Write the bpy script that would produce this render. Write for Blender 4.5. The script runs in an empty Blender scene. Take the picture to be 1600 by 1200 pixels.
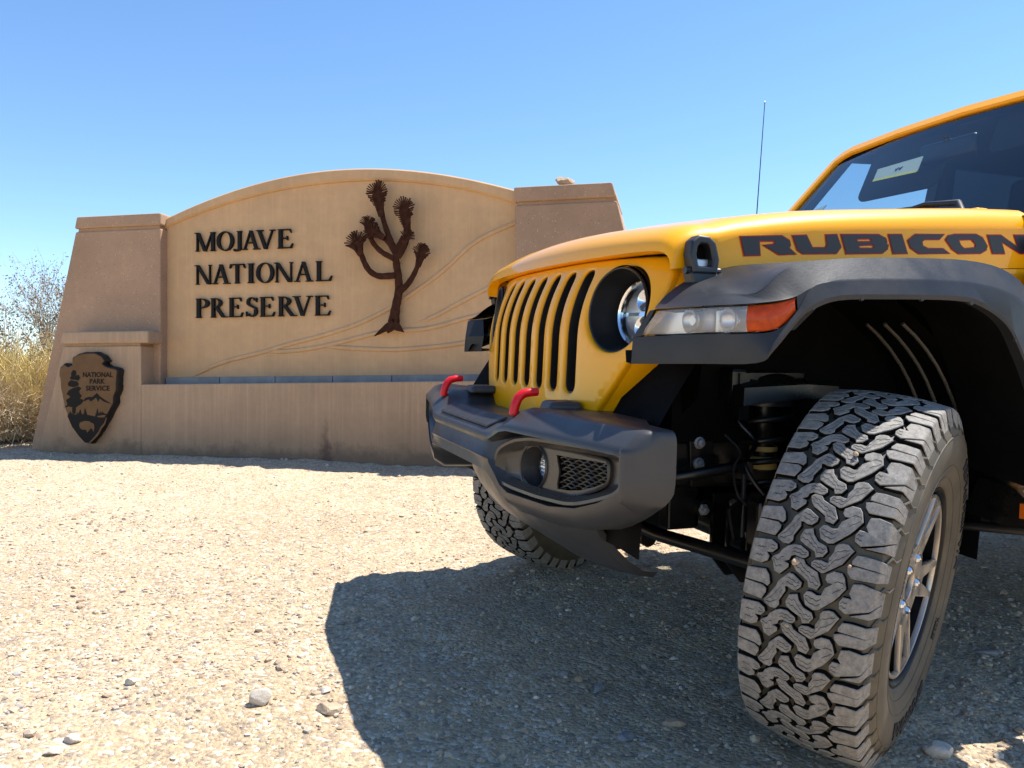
import bpy, bmesh, math, random
import numpy as np
from mathutils import Vector, Matrix, Euler

random.seed(7)
rng = np.random.default_rng(7)
SC = bpy.context.scene
COL = SC.collection

# ------------------------------------------------------------------ camera, sky, sun, exposure
cam_data = bpy.data.cameras.new('camera')
cam_data.sensor_width = 36.0
cam_data.lens = 28.125
cam_data.clip_start = 0.05
cam_data.clip_end = 3000.0
cam = bpy.data.objects.new('camera', cam_data)
cam.location = (0.0, 0.0, 0.80)
cam.rotation_euler = (math.radians(90), 0, 0)
COL.objects.link(cam)
SC.camera = cam

SUN_TO = Vector((0.463, 0.185, 1.0)).normalized()        # towards the sun
SUN_EL = math.asin(SUN_TO.z)
SUN_AZ = math.atan2(SUN_TO.x, SUN_TO.y)                  # from +Y towards +X
world = bpy.data.worlds.new('World')
SC.world = world
world.use_nodes = True
wn = world.node_tree
wn.nodes.clear()
w_out = wn.nodes.new('ShaderNodeOutputWorld')
w_bg = wn.nodes.new('ShaderNodeBackground')
w_sky = wn.nodes.new('ShaderNodeTexSky')
w_sky.sky_type = 'NISHITA'
w_sky.sun_disc = False
w_sky.sun_elevation = SUN_EL
w_sky.sun_rotation = SUN_AZ
w_sky.altitude = 900.0
w_sky.air_density = 1.0
w_sky.dust_density = 0.0
w_sky.ozone_density = 2.4
w_sat = wn.nodes.new('ShaderNodeHueSaturation')
w_sat.inputs['Saturation'].default_value = 1.12
wn.links.new(w_sky.outputs[0], w_sat.inputs['Color'])
wn.links.new(w_sat.outputs[0], w_bg.inputs[0])
wn.links.new(w_bg.outputs[0], w_out.inputs[0])
w_bg.inputs[1].default_value = 0.125

sun_data = bpy.data.lights.new('sun', 'SUN')
sun_data.energy = 5.0
sun_data.angle = math.radians(0.5)
sun_data.color = (1.0, 0.955, 0.88)
sun = bpy.data.objects.new('sun', sun_data)
sun.rotation_euler = SUN_TO.to_track_quat('Z', 'Y').to_euler()
sun.location = (6, 3, 12)
COL.objects.link(sun)

SC.view_settings.view_transform = 'Standard'
SC.view_settings.look = 'None'
SC.view_settings.exposure = 0.95
SC.view_settings.gamma = 1.0
SC.view_settings.use_curve_mapping = False
SC.render.film_transparent = False
SC.cycles.max_bounces = 8
SC.cycles.transparent_max_bounces = 12
SC.cycles.caustics_reflective = False
SC.cycles.caustics_refractive = False

# ---- outlines measured once: tread blocks, lettering, lamp pod, emblem, relief (metres; tread angles in degrees)
WHEEL_POSE = [-0.0282,0.7956,0.4151,31.2815,6.7846]
TREAD = {'LA':[(25.3387,-0.1135),(27.2275,-0.0815),(26.0561,-0.0729),(23.9006,-0.0676),(22.9814,-0.0712),(23.3418,-0.0818),(22.5758,-0.1012),(22.7069,-0.0804),(22.1196,-0.0733),(21.0629,-0.0727),(18.9485,-0.0794),(18.7188,-0.1134)],'LB':[(15.7729,-0.1122),(17.4812,-0.0831),(16.7134,-0.0707),(15.6149,-0.068),(14.2244,-0.076),(13.9491,-0.0876),(12.9813,-0.0804),(11.7235,-0.0815),(10.5695,-0.0929),(10.66,-0.1121)],'P1':[(28.263,-0.033),(28.2014,-0.0265),(26.7512,-0.0077),(25.4933,-0.0082),(24.2547,-0.0161),(24.2268,-0.0245),(24.6659,-0.0327),(24.4704,-0.0376),(23.1886,-0.035),(20.2321,-0.044),(18.9302,-0.0425),(17.8058,-0.0479),(17.5341,-0.0581),(18.2466,-0.0703),(19.0534,-0.073),(20.5542,-0.0662),(23.8407,-0.0535),(25.333,-0.0512),(27.3693,-0.0395)],'P2':[(17.9362,-0.0374),(18.1467,-0.0251),(17.0597,-0.0085),(16.0995,-0.0068),(15.3044,-0.0116),(15.1104,-0.0196),(15.3425,-0.0316),(14.7732,-0.0381),(13.6346,-0.0403),(12.7911,-0.0496),(12.632,-0.0429),(12.4835,-0.0394),(11.6089,-0.039),(9.2347,-0.0524),(9.6283,-0.0639),(11.9246,-0.0698),(12.4955,-0.0741),(13.3704,-0.0712),(14.401,-0.061),(15.7718,-0.057),(17.2474,-0.0468)],'C1':[(31.9928,-0.0327),(32.8676,-0.0273),(32.7545,-0.0134),(31.665,-0.0078),(31.113,0.0027),(30.5344,0.0162),(27.6532,0.0263),(26.0746,0.0214),(26.2493,0.0067),(27.6403,0.0028),(28.5608,-0.0095),(29.3493,-0.0216),(30.2313,-0.0278)],'C2':[(22.6552,-0.0255),(23.3835,-0.0112),(22.0217,-0.0075),(20.3943,0.0039),(19.7492,0.0205),(18.4649,0.0248),(16.8824,0.0185),(16.2608,0.0074),(17.6822,0.0028),(18.551,-0.0154),(19.3968,-0.0275),(20.4971,-0.0301)],'Q1':[(30.7701,0.034),(32.0222,0.0454),(32.1004,0.0592),(31.086,0.0652),(28.5571,0.0712),(26.0428,0.0614),(24.5603,0.0544),(21.0782,0.0311),(20.6885,0.0217),(21.4196,0.0071),(23.7093,0.0006),(24.9637,0.0052),(25.1297,0.0131),(24.6707,0.0242),(24.9755,0.0317),(27.1033,0.0355),(28.8375,0.048),(28.7497,0.0382),(29.4987,0.0336)],'Q2':[(21.7141,0.0499),(21.7488,0.0577),(20.5114,0.0698),(19.4747,0.0658),(16.4374,0.0554),(12.9067,0.0274),(12.74,0.0236),(13.7525,0.0035),(14.7063,0.0019),(15.4981,0.0067),(15.8516,0.0183),(15.635,0.0268),(15.7026,0.0317),(17.133,0.0313),(18.8428,0.0372),(20.2786,0.0366),(21.1925,0.0409)],'RB':[(30.2408,0.0824),(30.8247,0.0967),(29.7238,0.1215),(25.0575,0.1226),(24.1425,0.1215),(22.6955,0.1043),(21.9444,0.0866),(26.6426,0.1047),(26.8618,0.1014),(22.2611,0.0783),(23.1569,0.0669),(24.6991,0.065),(26.2399,0.0698),(26.2813,0.0853),(27.6575,0.0788),(29.2441,0.0805)],'RA':[(19.6702,0.0771),(20.0168,0.0919),(19.795,0.1132),(16.7591,0.1146),(14.7385,0.1132),(13.4919,0.076),(14.7066,0.0681),(16.0353,0.0659),(16.7219,0.0784),(16.9477,0.1029),(17.1439,0.0815),(17.1496,0.0718),(17.9874,0.0713)]}
DECAL = {'R':[[(0.2401,1.1801),(0.1276,1.1889),(0.1067,1.1793),(0.1036,1.1687),(0.1074,1.162),(0.0872,1.1488),(0.1333,1.1456),(0.1773,1.1646),(0.1496,1.1674),(0.1448,1.1729),(0.15,1.1768),(0.1902,1.1745),(0.1863,1.1416),(0.2276,1.1386)]],'U':[[(0.0969,1.1907),(0.0591,1.1942),(0.041,1.1656),(0.004,1.1676),(-0.001,1.1745),(0.0029,1.1984),(-0.028,1.2011),(-0.0413,1.1723),(-0.0286,1.1571),(0.0665,1.1512),(0.0825,1.159)]],'B':[[(-0.0414,1.2019),(-0.1521,1.2084),(-0.175,1.1999),(-0.1783,1.1911),(-0.1757,1.1873),(-0.1826,1.1845),(-0.1809,1.1754),(-0.1657,1.1647),(-0.0583,1.1577)],[(-0.0864,1.1948),(-0.1248,1.1979),(-0.1333,1.1939),(-0.128,1.1896),(-0.0895,1.187)],[(-0.0927,1.1796),(-0.1367,1.1833),(-0.1415,1.1778),(-0.1344,1.1738),(-0.0958,1.1717)]],'I':[[(-0.1829,1.2103),(-0.2225,1.2126),(-0.2423,1.1682),(-0.1996,1.1651)]],'C':[[(-0.2655,1.2156),(-0.3562,1.221),(-0.3421,1.2086),(-0.2951,1.2059),(-0.2868,1.1995),(-0.2904,1.1882),(-0.3083,1.1823),(-0.3555,1.1848),(-0.377,1.1744),(-0.2798,1.1693),(-0.253,1.1816),(-0.2433,1.1993)]],'O':[[(-0.392,1.2231),(-0.4617,1.2273),(-0.4837,1.2201),(-0.5006,1.1998),(-0.4982,1.1902),(-0.4802,1.1807),(-0.4071,1.1759),(-0.3853,1.1864),(-0.3629,1.2084),(-0.3713,1.2182)],[(-0.4048,1.2108),(-0.4472,1.2142),(-0.4621,1.2024),(-0.4609,1.1929),(-0.4245,1.1885),(-0.4118,1.1972)]],'N':[[(-0.5006,1.2272),(-0.5455,1.2299),(-0.6047,1.2031),(-0.5917,1.2326),(-0.6365,1.2352),(-0.6574,1.189),(-0.6155,1.1868),(-0.5485,1.2143),(-0.5614,1.184),(-0.5206,1.1818)]]}
BEZEL_OUT = [(0.2878,0.5897),(0.2881,0.6217),(0.3015,0.6553),(0.3365,0.6737),(0.384,0.6909),(0.4552,0.7034),(0.6078,0.7089),(0.7502,0.7126),(0.7943,0.7094),(0.8096,0.6982),(0.8108,0.6706),(0.8085,0.641),(0.7914,0.6173),(0.7548,0.6016),(0.7069,0.5849),(0.6511,0.5678),(0.6028,0.5594),(0.4859,0.5548),(0.3822,0.5574),(0.3336,0.5617),(0.2936,0.5719)]
BEZEL_IN = [(0.2962,0.5945),(0.2988,0.6211),(0.3157,0.6494),(0.377,0.6791),(0.442,0.6923),(0.5958,0.6975),(0.7297,0.7006),(0.77,0.697),(0.7796,0.6879),(0.7805,0.6657),(0.7785,0.6385),(0.7615,0.622),(0.7336,0.6079),(0.6948,0.5931),(0.6386,0.5756),(0.5899,0.5677),(0.4721,0.5641),(0.3812,0.5677),(0.3254,0.5786),(0.3039,0.5825)]
POD_OUT = [(0.3705,0.6127),(0.3741,0.6422),(0.3931,0.6682),(0.4284,0.6822),(0.4722,0.6834),(0.5996,0.6863),(0.7157,0.6845),(0.7281,0.677),(0.7283,0.6479),(0.7205,0.6251),(0.6767,0.6034),(0.6253,0.5845),(0.5708,0.5735),(0.507,0.5715),(0.4518,0.5686),(0.4067,0.5715),(0.3795,0.5886)]
POD_MESH = [(0.5298,0.6663),(0.5949,0.6676),(0.6739,0.6724),(0.7162,0.6722),(0.7177,0.6462),(0.7154,0.6329),(0.6762,0.6159),(0.6247,0.5996),(0.5813,0.5914),(0.5359,0.5875),(0.5342,0.6),(0.5412,0.6282)]
POD_HOLE = [(0.4913,0.6325),(0.4905,0.6201),(0.487,0.6079),(0.481,0.5964),(0.4728,0.5862),(0.4628,0.5779),(0.4514,0.5717),(0.4391,0.5682),(0.4266,0.5674),(0.4145,0.5696),(0.4034,0.5745),(0.3939,0.582),(0.3866,0.5918),(0.3818,0.6033),(0.3798,0.6159),(0.3808,0.6289),(0.3847,0.6417),(0.3912,0.6535),(0.4,0.6637),(0.4106,0.6719),(0.4224,0.6776),(0.4348,0.6805),(0.4472,0.6807),(0.459,0.678),(0.4695,0.6727),(0.4784,0.6651),(0.4851,0.6556),(0.4895,0.6445)]
ARROW = [(-1.6682,0.9286),(-1.6251,0.9622),(-1.586,0.9431),(-1.5549,0.9517),(-1.5564,1.0023),(-1.5082,1.0322),(-1.4579,1.0433),(-1.4,1.0495),(-1.3384,1.0477),(-1.2771,1.0205),(-1.2466,0.9802),(-1.268,0.9603),(-1.2466,0.9435),(-1.2009,0.93),(-1.1553,0.9231),(-1.1364,0.9064),(-1.1439,0.8333),(-1.1462,0.7534),(-1.1705,0.7001),(-1.1743,0.6469),(-1.2161,0.5733),(-1.2466,0.5264),(-1.3078,0.4322),(-1.3538,0.3781),(-1.3923,0.3319),(-1.4308,0.3367),(-1.485,0.3897),(-1.5471,0.4563),(-1.5939,0.5435),(-1.6251,0.6176),(-1.6408,0.6986),(-1.6603,0.7662),(-1.6643,0.8338),(-1.6721,0.8812)]
EMB_TREE = [[(-1.5432,0.5641),(-1.5432,0.6383),(-1.516,0.6384),(-1.516,0.5643)],[(-1.586,0.6313),(-1.6017,0.6785),(-1.5627,0.6989),(-1.6017,0.719),(-1.5744,0.7528),(-1.5393,0.7663),(-1.4927,0.7865),(-1.4656,0.7664),(-1.485,0.7395),(-1.4617,0.7059),(-1.4772,0.6857),(-1.4424,0.6724),(-1.4695,0.6387),(-1.5082,0.6183),(-1.5627,0.6179)],[(-1.5821,0.7865),(-1.586,0.8135),(-1.5549,0.8303),(-1.5082,0.8236),(-1.485,0.8),(-1.5005,0.7832),(-1.5471,0.773)],[(-1.5588,0.8337),(-1.5666,0.854),(-1.5238,0.8707),(-1.485,0.8706),(-1.4734,0.8471),(-1.4927,0.8269),(-1.5238,0.8337)],[(-1.5549,0.8674),(-1.5549,0.8876),(-1.5354,0.9078),(-1.516,0.9077),(-1.5098,0.874),(-1.5277,0.864)]]
EMB_LAND = [[(-1.5899,0.5469),(-1.5627,0.5842),(-1.551,0.5641),(-1.5082,0.5577),(-1.5005,0.5779),(-1.4927,0.5612),(-1.4734,0.6017),(-1.4602,0.5614),(-1.4424,0.5649),(-1.4308,0.612),(-1.4115,0.5584),(-1.3384,0.5456),(-1.3193,0.6093),(-1.3078,0.5659),(-1.2924,0.5861),(-1.2848,0.5661),(-1.2771,0.5862),(-1.258,0.5697),(-1.2313,0.5665),(-1.2352,0.5365),(-1.2466,0.533),(-1.2771,0.4593),(-1.3384,0.3783),(-1.4077,0.3371),(-1.4308,0.3401),(-1.485,0.3897),(-1.5471,0.463)],[(-1.4424,0.6623),(-1.4347,0.6858),(-1.4,0.6994),(-1.3615,0.6995),(-1.3231,0.7297),(-1.2924,0.6997),(-1.2466,0.6732),(-1.1895,0.6401),(-1.2619,0.6631),(-1.3001,0.6863),(-1.3116,0.6595),(-1.3308,0.6929),(-1.3769,0.6626),(-1.4,0.6793)],[(-1.6212,0.6142),(-1.586,0.638),(-1.5549,0.6348),(-1.5939,0.6177)]]
EMB_BISON = [[(-1.4811,0.4772),(-1.4734,0.4974),(-1.4308,0.5099),(-1.3923,0.5083),(-1.3499,0.4886),(-1.3423,0.4586),(-1.3499,0.4216),(-1.3615,0.4483),(-1.3769,0.4515),(-1.4077,0.4176),(-1.4192,0.4409),(-1.454,0.4405),(-1.4734,0.4537)],[(-1.3231,0.5471),(-1.2771,0.5562),(-1.239,0.5585),(-1.2542,0.5396),(-1.3001,0.5379)],[(-1.239,0.5364),(-1.2313,0.5365),(-1.2466,0.4863),(-1.2771,0.4526),(-1.3078,0.3988),(-1.3538,0.358),(-1.3884,0.332),(-1.4,0.3338),(-1.3538,0.3747),(-1.3078,0.4255),(-1.2848,0.4659),(-1.258,0.4929)]]
JT_STEM = [[(1.031,1.2086),(1.0482,1.3601),(1.0801,1.5003),(1.0744,1.6087),(1.0539,1.7176),(1.0539,1.7718)],[(1.0539,1.6179),(0.9105,1.611),(0.8353,1.6589),(0.7947,1.7366),(0.7691,1.8085),(0.754,1.8802)],[(1.039,1.7452),(0.945,1.7917),(0.8758,1.8594),(0.8411,1.9316),(0.8388,2.019)],[(1.0596,1.7662),(1.0139,1.849),(0.9565,1.9109),(0.8932,1.9514)],[(1.0596,1.7824),(1.0024,1.9037),(0.9565,2.0359),(0.9162,2.2118)],[(1.071,1.755),(1.1279,1.8342),(1.1529,1.9197),(1.1336,2.1041)],[(1.0596,1.7987),(1.0881,1.8572),(1.1166,1.9103)],[(1.0915,1.4946),(1.162,1.5523),(1.2129,1.6372),(1.2636,1.7702)],[(1.0482,1.2518),(0.968,1.215),(0.8897,1.1616)],[(1.0425,1.2518),(1.0824,1.2188),(1.1234,1.1879)],[(1.0368,1.2411),(1.0139,1.2089),(0.9967,1.1852)]]
JT_HEAD = [[(0.7773,1.7919),(0.7458,1.886)],[(0.8388,1.9644),(0.8411,2.0244)],[(0.9565,1.9054),(0.8701,1.9632)],[(0.9473,2.0798),(0.9128,2.2773)],[(1.1597,1.941),(1.1257,2.1531)],[(1.1393,1.8662),(1.162,1.9085)],[(1.2467,1.69),(1.2771,1.7966)]]
RIDGES = [[(-0.7184,0.8465),(-0.5295,0.9437),(-0.3597,0.9939),(-0.0808,1.0478),(0.1387,1.1113),(0.4088,1.1683),(0.7267,1.258),(0.9968,1.3808),(1.1403,1.4703),(1.2419,1.5406),(1.3931,1.6331),(1.5427,1.7726),(1.6416,1.8648),(1.7887,1.9259),(1.9632,1.99)],[(-0.0808,1.0478),(0.0842,1.0565),(0.2474,1.0602),(0.5155,1.1075),(0.7267,1.1546),(0.8831,1.1968),(1.0995,1.2134),(1.1912,1.2024),(1.3429,1.2245),(1.5922,1.2974),(1.7887,1.3321),(1.9632,1.3761)],[(0.4088,1.0936),(0.7267,1.0709),(1.038,1.0583),(1.4431,1.0884),(1.6416,1.1199),(1.9632,1.1305)],[(1.1912,1.2606),(1.3429,1.2968),(1.4431,1.3673),(1.6416,1.4589),(1.7887,1.5316),(1.9632,1.6027)]]

# ------------------------------------------------------------------ helpers
def tag(o, label=None, cat=None, group=None, kind=None):
    if label: o['label'] = label
    if cat: o['category'] = cat
    if group: o['group'] = group
    if kind: o['kind'] = kind
    return o

def empty(name, loc=(0, 0, 0), parent=None, mat=None):
    o = bpy.data.objects.new(name, None)
    o.empty_display_size = 0.2
    COL.objects.link(o)
    if mat is not None: o.matrix_world = mat
    else: o.location = loc
    if parent: o.parent = parent
    return o

class MB:
    """collects vertices and faces; build() links them as ONE mesh object"""
    def __init__(self):
        self.v = []; self.f = []; self.mi = []; self.cur = 0
    def add(self, verts, faces):
        b = len(self.v)
        self.v.extend([tuple(map(float, p)) for p in verts])
        for f in faces:
            self.f.append(tuple(i + b for i in f)); self.mi.append(self.cur)
        return self
    def box(self, c, s, rot=None):
        x, y, z = s[0] / 2, s[1] / 2, s[2] / 2
        pts = [Vector(p) for p in [(-x,-y,-z),(x,-y,-z),(x,y,-z),(-x,y,-z),(-x,-y,z),(x,-y,z),(x,y,z),(-x,y,z)]]
        if rot is not None:
            m = Euler(rot).to_matrix() if not isinstance(rot, Matrix) else rot
            pts = [m @ p for p in pts]
        c = Vector(c)
        return self.add([p + c for p in pts], [(0,3,2,1),(4,5,6,7),(0,1,5,4),(1,2,6,5),(2,3,7,6),(3,0,4,7)])
    def loft(self, rows, close_u=False, close_v=False, cap=False, flip=False):
        n = len(rows[0]); m = len(rows)
        vs = [p for r in rows for p in r]; fs = []
        for i in range(m if close_v else m - 1):
            for j in range(n if close_u else n - 1):
                a = i * n + j; b = i * n + (j + 1) % n
                c = ((i + 1) % m) * n + (j + 1) % n; d = ((i + 1) % m) * n + j
                fs.append((a, d, c, b) if flip else (a, b, c, d))
        if cap:
            e0 = tuple(range(n)); e1 = tuple((m - 1) * n + k for k in range(n))
            fs.append(e0 if flip else e0[::-1]); fs.append(e1[::-1] if flip else e1)
        return self.add(vs, fs)
    def tube(self, path, r, n=8, cap=True):
        P = [Vector(p) for p in path]
        R = r if hasattr(r, '__len__') else [r] * len(P)
        t0 = (P[1] - P[0]).normalized()
        up = Vector((0, 0, 1)) if abs(t0.z) < 0.9 else Vector((1, 0, 0))
        u = t0.cross(up).normalized(); rows = []
        for i, p in enumerate(P):
            if i == 0: t = P[1] - P[0]
            elif i == len(P) - 1: t = P[-1] - P[-2]
            else: t = (P[i + 1] - P[i]).normalized() + (P[i] - P[i - 1]).normalized()
            t.normalize()
            u = (u - t * u.dot(t)).normalized(); w = t.cross(u)
            rows.append([p + (u * math.cos(2*math.pi*k/n) + w * math.sin(2*math.pi*k/n)) * R[i] for k in range(n)])
        return self.loft(rows, close_u=True, cap=cap)
    def prism(self, poly, f0, f1):
        """poly: 2-D outline; f0/f1 map (a, b) to the back / front 3-D point"""
        n = len(poly)
        vs = [f0(a, b) for a, b in poly] + [f1(a, b) for a, b in poly]
        fs = [tuple(range(n))[::-1], tuple(range(n, 2 * n))]
        fs += [(i, (i + 1) % n, n + (i + 1) % n, n + i) for i in range(n)]
        return self.add(vs, fs)
    def ring(self, outer, inner, f0, f1):
        """frame between two outlines of the same number of points"""
        n = len(outer)
        vs = [f0(*p) for p in outer] + [f1(*p) for p in outer] + [f1(*p) for p in inner] + [f0(*p) for p in inner]
        fs = []
        for i in range(n):
            k = (i + 1) % n
            for a in range(4):
                b = (a + 1) % 4
                fs.append((a*n+i, a*n+k, b*n+k, b*n+i))
        return self.add(vs, fs)
    def lathe(self, prof, n=48, axis='y', c=(0, 0, 0)):
        """prof: (along axis, radius)"""
        rows = []
        for k in range(n):
            a = 2 * math.pi * k / n
            if axis == 'y': rows.append([(c[0] + r*math.cos(a), c[1] + l, c[2] + r*math.sin(a)) for l, r in prof])
            elif axis == 'x': rows.append([(c[0] + l, c[1] + r*math.cos(a), c[2] + r*math.sin(a)) for l, r in prof])
            else: rows.append([(c[0] + r*math.cos(a), c[1] + r*math.sin(a), c[2] + l) for l, r in prof])
        return self.loft(rows, close_v=True)
    def build(self, name, mat, parent=None, smooth=None, bevel=None, seg=2, mirror=False, fix=True):
        v = [(x, -y, z) for x, y, z in self.v] if mirror else self.v
        f = [t[::-1] for t in self.f] if mirror else self.f
        me = bpy.data.meshes.new(name)
        me.from_pydata(v, [], f)
        mats = mat if isinstance(mat, (list, tuple)) else [mat]
        for m in mats: me.materials.append(m)
        if len(mats) > 1: me.polygons.foreach_set('material_index', self.mi)
        return finish(name, me, parent, smooth, bevel, seg, fix)

def finish(name, me, parent=None, smooth=None, bevel=None, seg=2, fix=True):
    if fix or smooth is not None:
        bm = bmesh.new(); bm.from_mesh(me)
        if fix:
            bmesh.ops.remove_doubles(bm, verts=bm.verts, dist=1e-6)
            bmesh.ops.recalc_face_normals(bm, faces=bm.faces)
        if smooth is not None:
            lim = math.radians(smooth)
            for fc in bm.faces: fc.smooth = True
            for e in bm.edges:
                e.smooth = not (len(e.link_faces) != 2 or e.calc_face_angle(0) > lim)
        bm.to_mesh(me); bm.free()
    me.update()
    o = bpy.data.objects.new(name, me)
    COL.objects.link(o)
    if parent: o.parent = parent
    if bevel:
        b = o.modifiers.new('bevel', 'BEVEL'); b.width = bevel; b.segments = seg
        b.limit_method = 'ANGLE'; b.angle_limit = math.radians(30); b.harden_normals = False
        if smooth is None:
            for p in me.polygons: p.use_smooth = False
    return o

def in_poly(x, y, P):
    c = False; j = len(P)-1
    for i in range(len(P)):
        (x1, y1), (x2, y2) = P[i], P[j]
        if (y1 > y) != (y2 > y) and x < (x2-x1)*(y-y1)/(y2-y1)+x1: c = not c
        j = i
    return c

def plate(name, outlines, extrude, bevel=0.0, res=3, grid=None):
    """flat plate lying in XY (thickness 2*extrude along Z plus rounded edges), first outline outside, the others holes"""
    from mathutils.geometry import delaunay_2d_cdt
    ccw = lambda P: P if sum(P[i-1][0]*P[i][1]-P[i][0]*P[i-1][1] for i in range(len(P))) > 0 else P[::-1]
    outlines = [ccw(list(o)) for o in outlines]
    flat = [inset(o, bevel if k == 0 else -bevel) if bevel else o for k, o in enumerate(outlines)]
    pts, edges = [], []
    for o in flat:
        b = len(pts); pts += [Vector(p) for p in o]; edges += [(b+i, b+(i+1) % len(o)) for i in range(len(o))]
    if grid:
        xs = [p[0] for p in flat[0]]; ys = [p[1] for p in flat[0]]
        for a in np.arange(min(xs)+grid*.5, max(xs), grid):
            for c in np.arange(min(ys)+grid*.5, max(ys), grid):
                if in_poly(a, c, flat[0]) and not any(in_poly(a, c, h) for h in flat[1:]): pts.append(Vector((a, c)))
    vv, _, ff, *_r = delaunay_2d_cdt(pts, edges, [], 0, 1e-6)
    mb = MB(); top = extrude+bevel; keep = []
    for f in ff:
        cx = sum(vv[i].x for i in f)/len(f); cy = sum(vv[i].y for i in f)/len(f)
        if in_poly(cx, cy, flat[0]) and not any(in_poly(cx, cy, h) for h in flat[1:]): keep.append(tuple(f))
    mb.add([(p.x, p.y, top) for p in vv], keep)
    for k, o in enumerate(outlines):
        rows = []
        for q in range(res+1 if bevel else 1):
            t = q/res*math.pi/2 if bevel else 0
            d = bevel*(1-math.sin(t)); P = inset(o, d if k == 0 else -d) if d > 1e-9 else o
            rows.append([(a, b, extrude+bevel*math.cos(t) if bevel else extrude) for a, b in P])
        rows.append([(a, b, -extrude-bevel) for a, b in o])
        mb.loft(rows, close_u=True, flip=(k == 0))
    me = bpy.data.meshes.new(name); me.from_pydata(mb.v, [], mb.f); me.update()
    bm = bmesh.new(); bm.from_mesh(me)
    loose = [v for v in bm.verts if not v.link_faces]; bmesh.ops.delete(bm, geom=loose, context='VERTS')
    bmesh.ops.remove_doubles(bm, verts=bm.verts, dist=1e-6); bm.to_mesh(me); bm.free()
    return me

def text_mesh(body, size, extrude, spacing=1.0, align='CENTER', bold=0.0):
    cu = bpy.data.curves.new('t', 'FONT'); cu.body = body; cu.size = size; cu.extrude = extrude
    cu.space_character = spacing; cu.align_x = align; cu.resolution_u = 3; cu.offset = bold
    o = bpy.data.objects.new('t', cu); COL.objects.link(o)
    dg = bpy.context.evaluated_depsgraph_get()
    me = bpy.data.meshes.new_from_object(o.evaluated_get(dg))
    bpy.data.objects.remove(o); bpy.data.curves.remove(cu)
    return me

def warp(me, fn):
    for v in me.vertices: v.co = fn(*v.co)
    return me

def cuts(me, step_x, step_y):
    bm = bmesh.new(); bm.from_mesh(me)
    xs = [v.co.x for v in bm.verts]; ys = [v.co.y for v in bm.verts]
    for ax, lo, hi, st in ((0, min(xs), max(xs), step_x), (1, min(ys), max(ys), step_y)):
        a = lo + st
        while a < hi - 1e-4:
            no = Vector((1, 0, 0)) if ax == 0 else Vector((0, 1, 0))
            bmesh.ops.bisect_plane(bm, geom=bm.verts[:] + bm.edges[:] + bm.faces[:], plane_co=no * a, plane_no=no)
            a += st
    bm.to_mesh(me); bm.free()
    return me

def circle(cx, cy, r, n=32, ry=None):
    return [(cx + r*math.cos(2*math.pi*k/n), cy + (ry or r)*math.sin(2*math.pi*k/n)) for k in range(n)]

def rrect(x0, y0, x1, y1, r, n=5):
    out = []
    for cx, cy, a0 in ((x1-r, y1-r, 0), (x0+r, y1-r, 90), (x0+r, y0+r, 180), (x1-r, y0+r, 270)):
        for k in range(n):
            a = math.radians(a0 + 90*k/(n-1)); out.append((cx + r*math.cos(a), cy + r*math.sin(a)))
    return out

def inset(poly, d):
    """move an outline inwards by d (negative: outwards)"""
    n = len(poly); area = sum(poly[i][0]*poly[(i+1)%n][1] - poly[(i+1)%n][0]*poly[i][1] for i in range(n))
    s = 1 if area > 0 else -1; out = []
    for i in range(n):
        a, b, c = Vector(poly[i-1]), Vector(poly[i]), Vector(poly[(i+1) % n])
        e0, e1 = (b-a).normalized(), (c-b).normalized()
        n0, n1 = Vector((-e0.y, e0.x))*s, Vector((-e1.y, e1.x))*s
        m = n0 + n1; L = m.length
        if L < 0.35: m = n0; k = 1
        else: m = m / L; k = 1 / max(0.55, m.dot(n0))
        q = b + m*d*k; out.append((q.x, q.y))
    return out

def lerp(a, b, t): return a + (b - a) * t
def interp(x, xs, ys): return float(np.interp(x, xs, ys))

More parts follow.
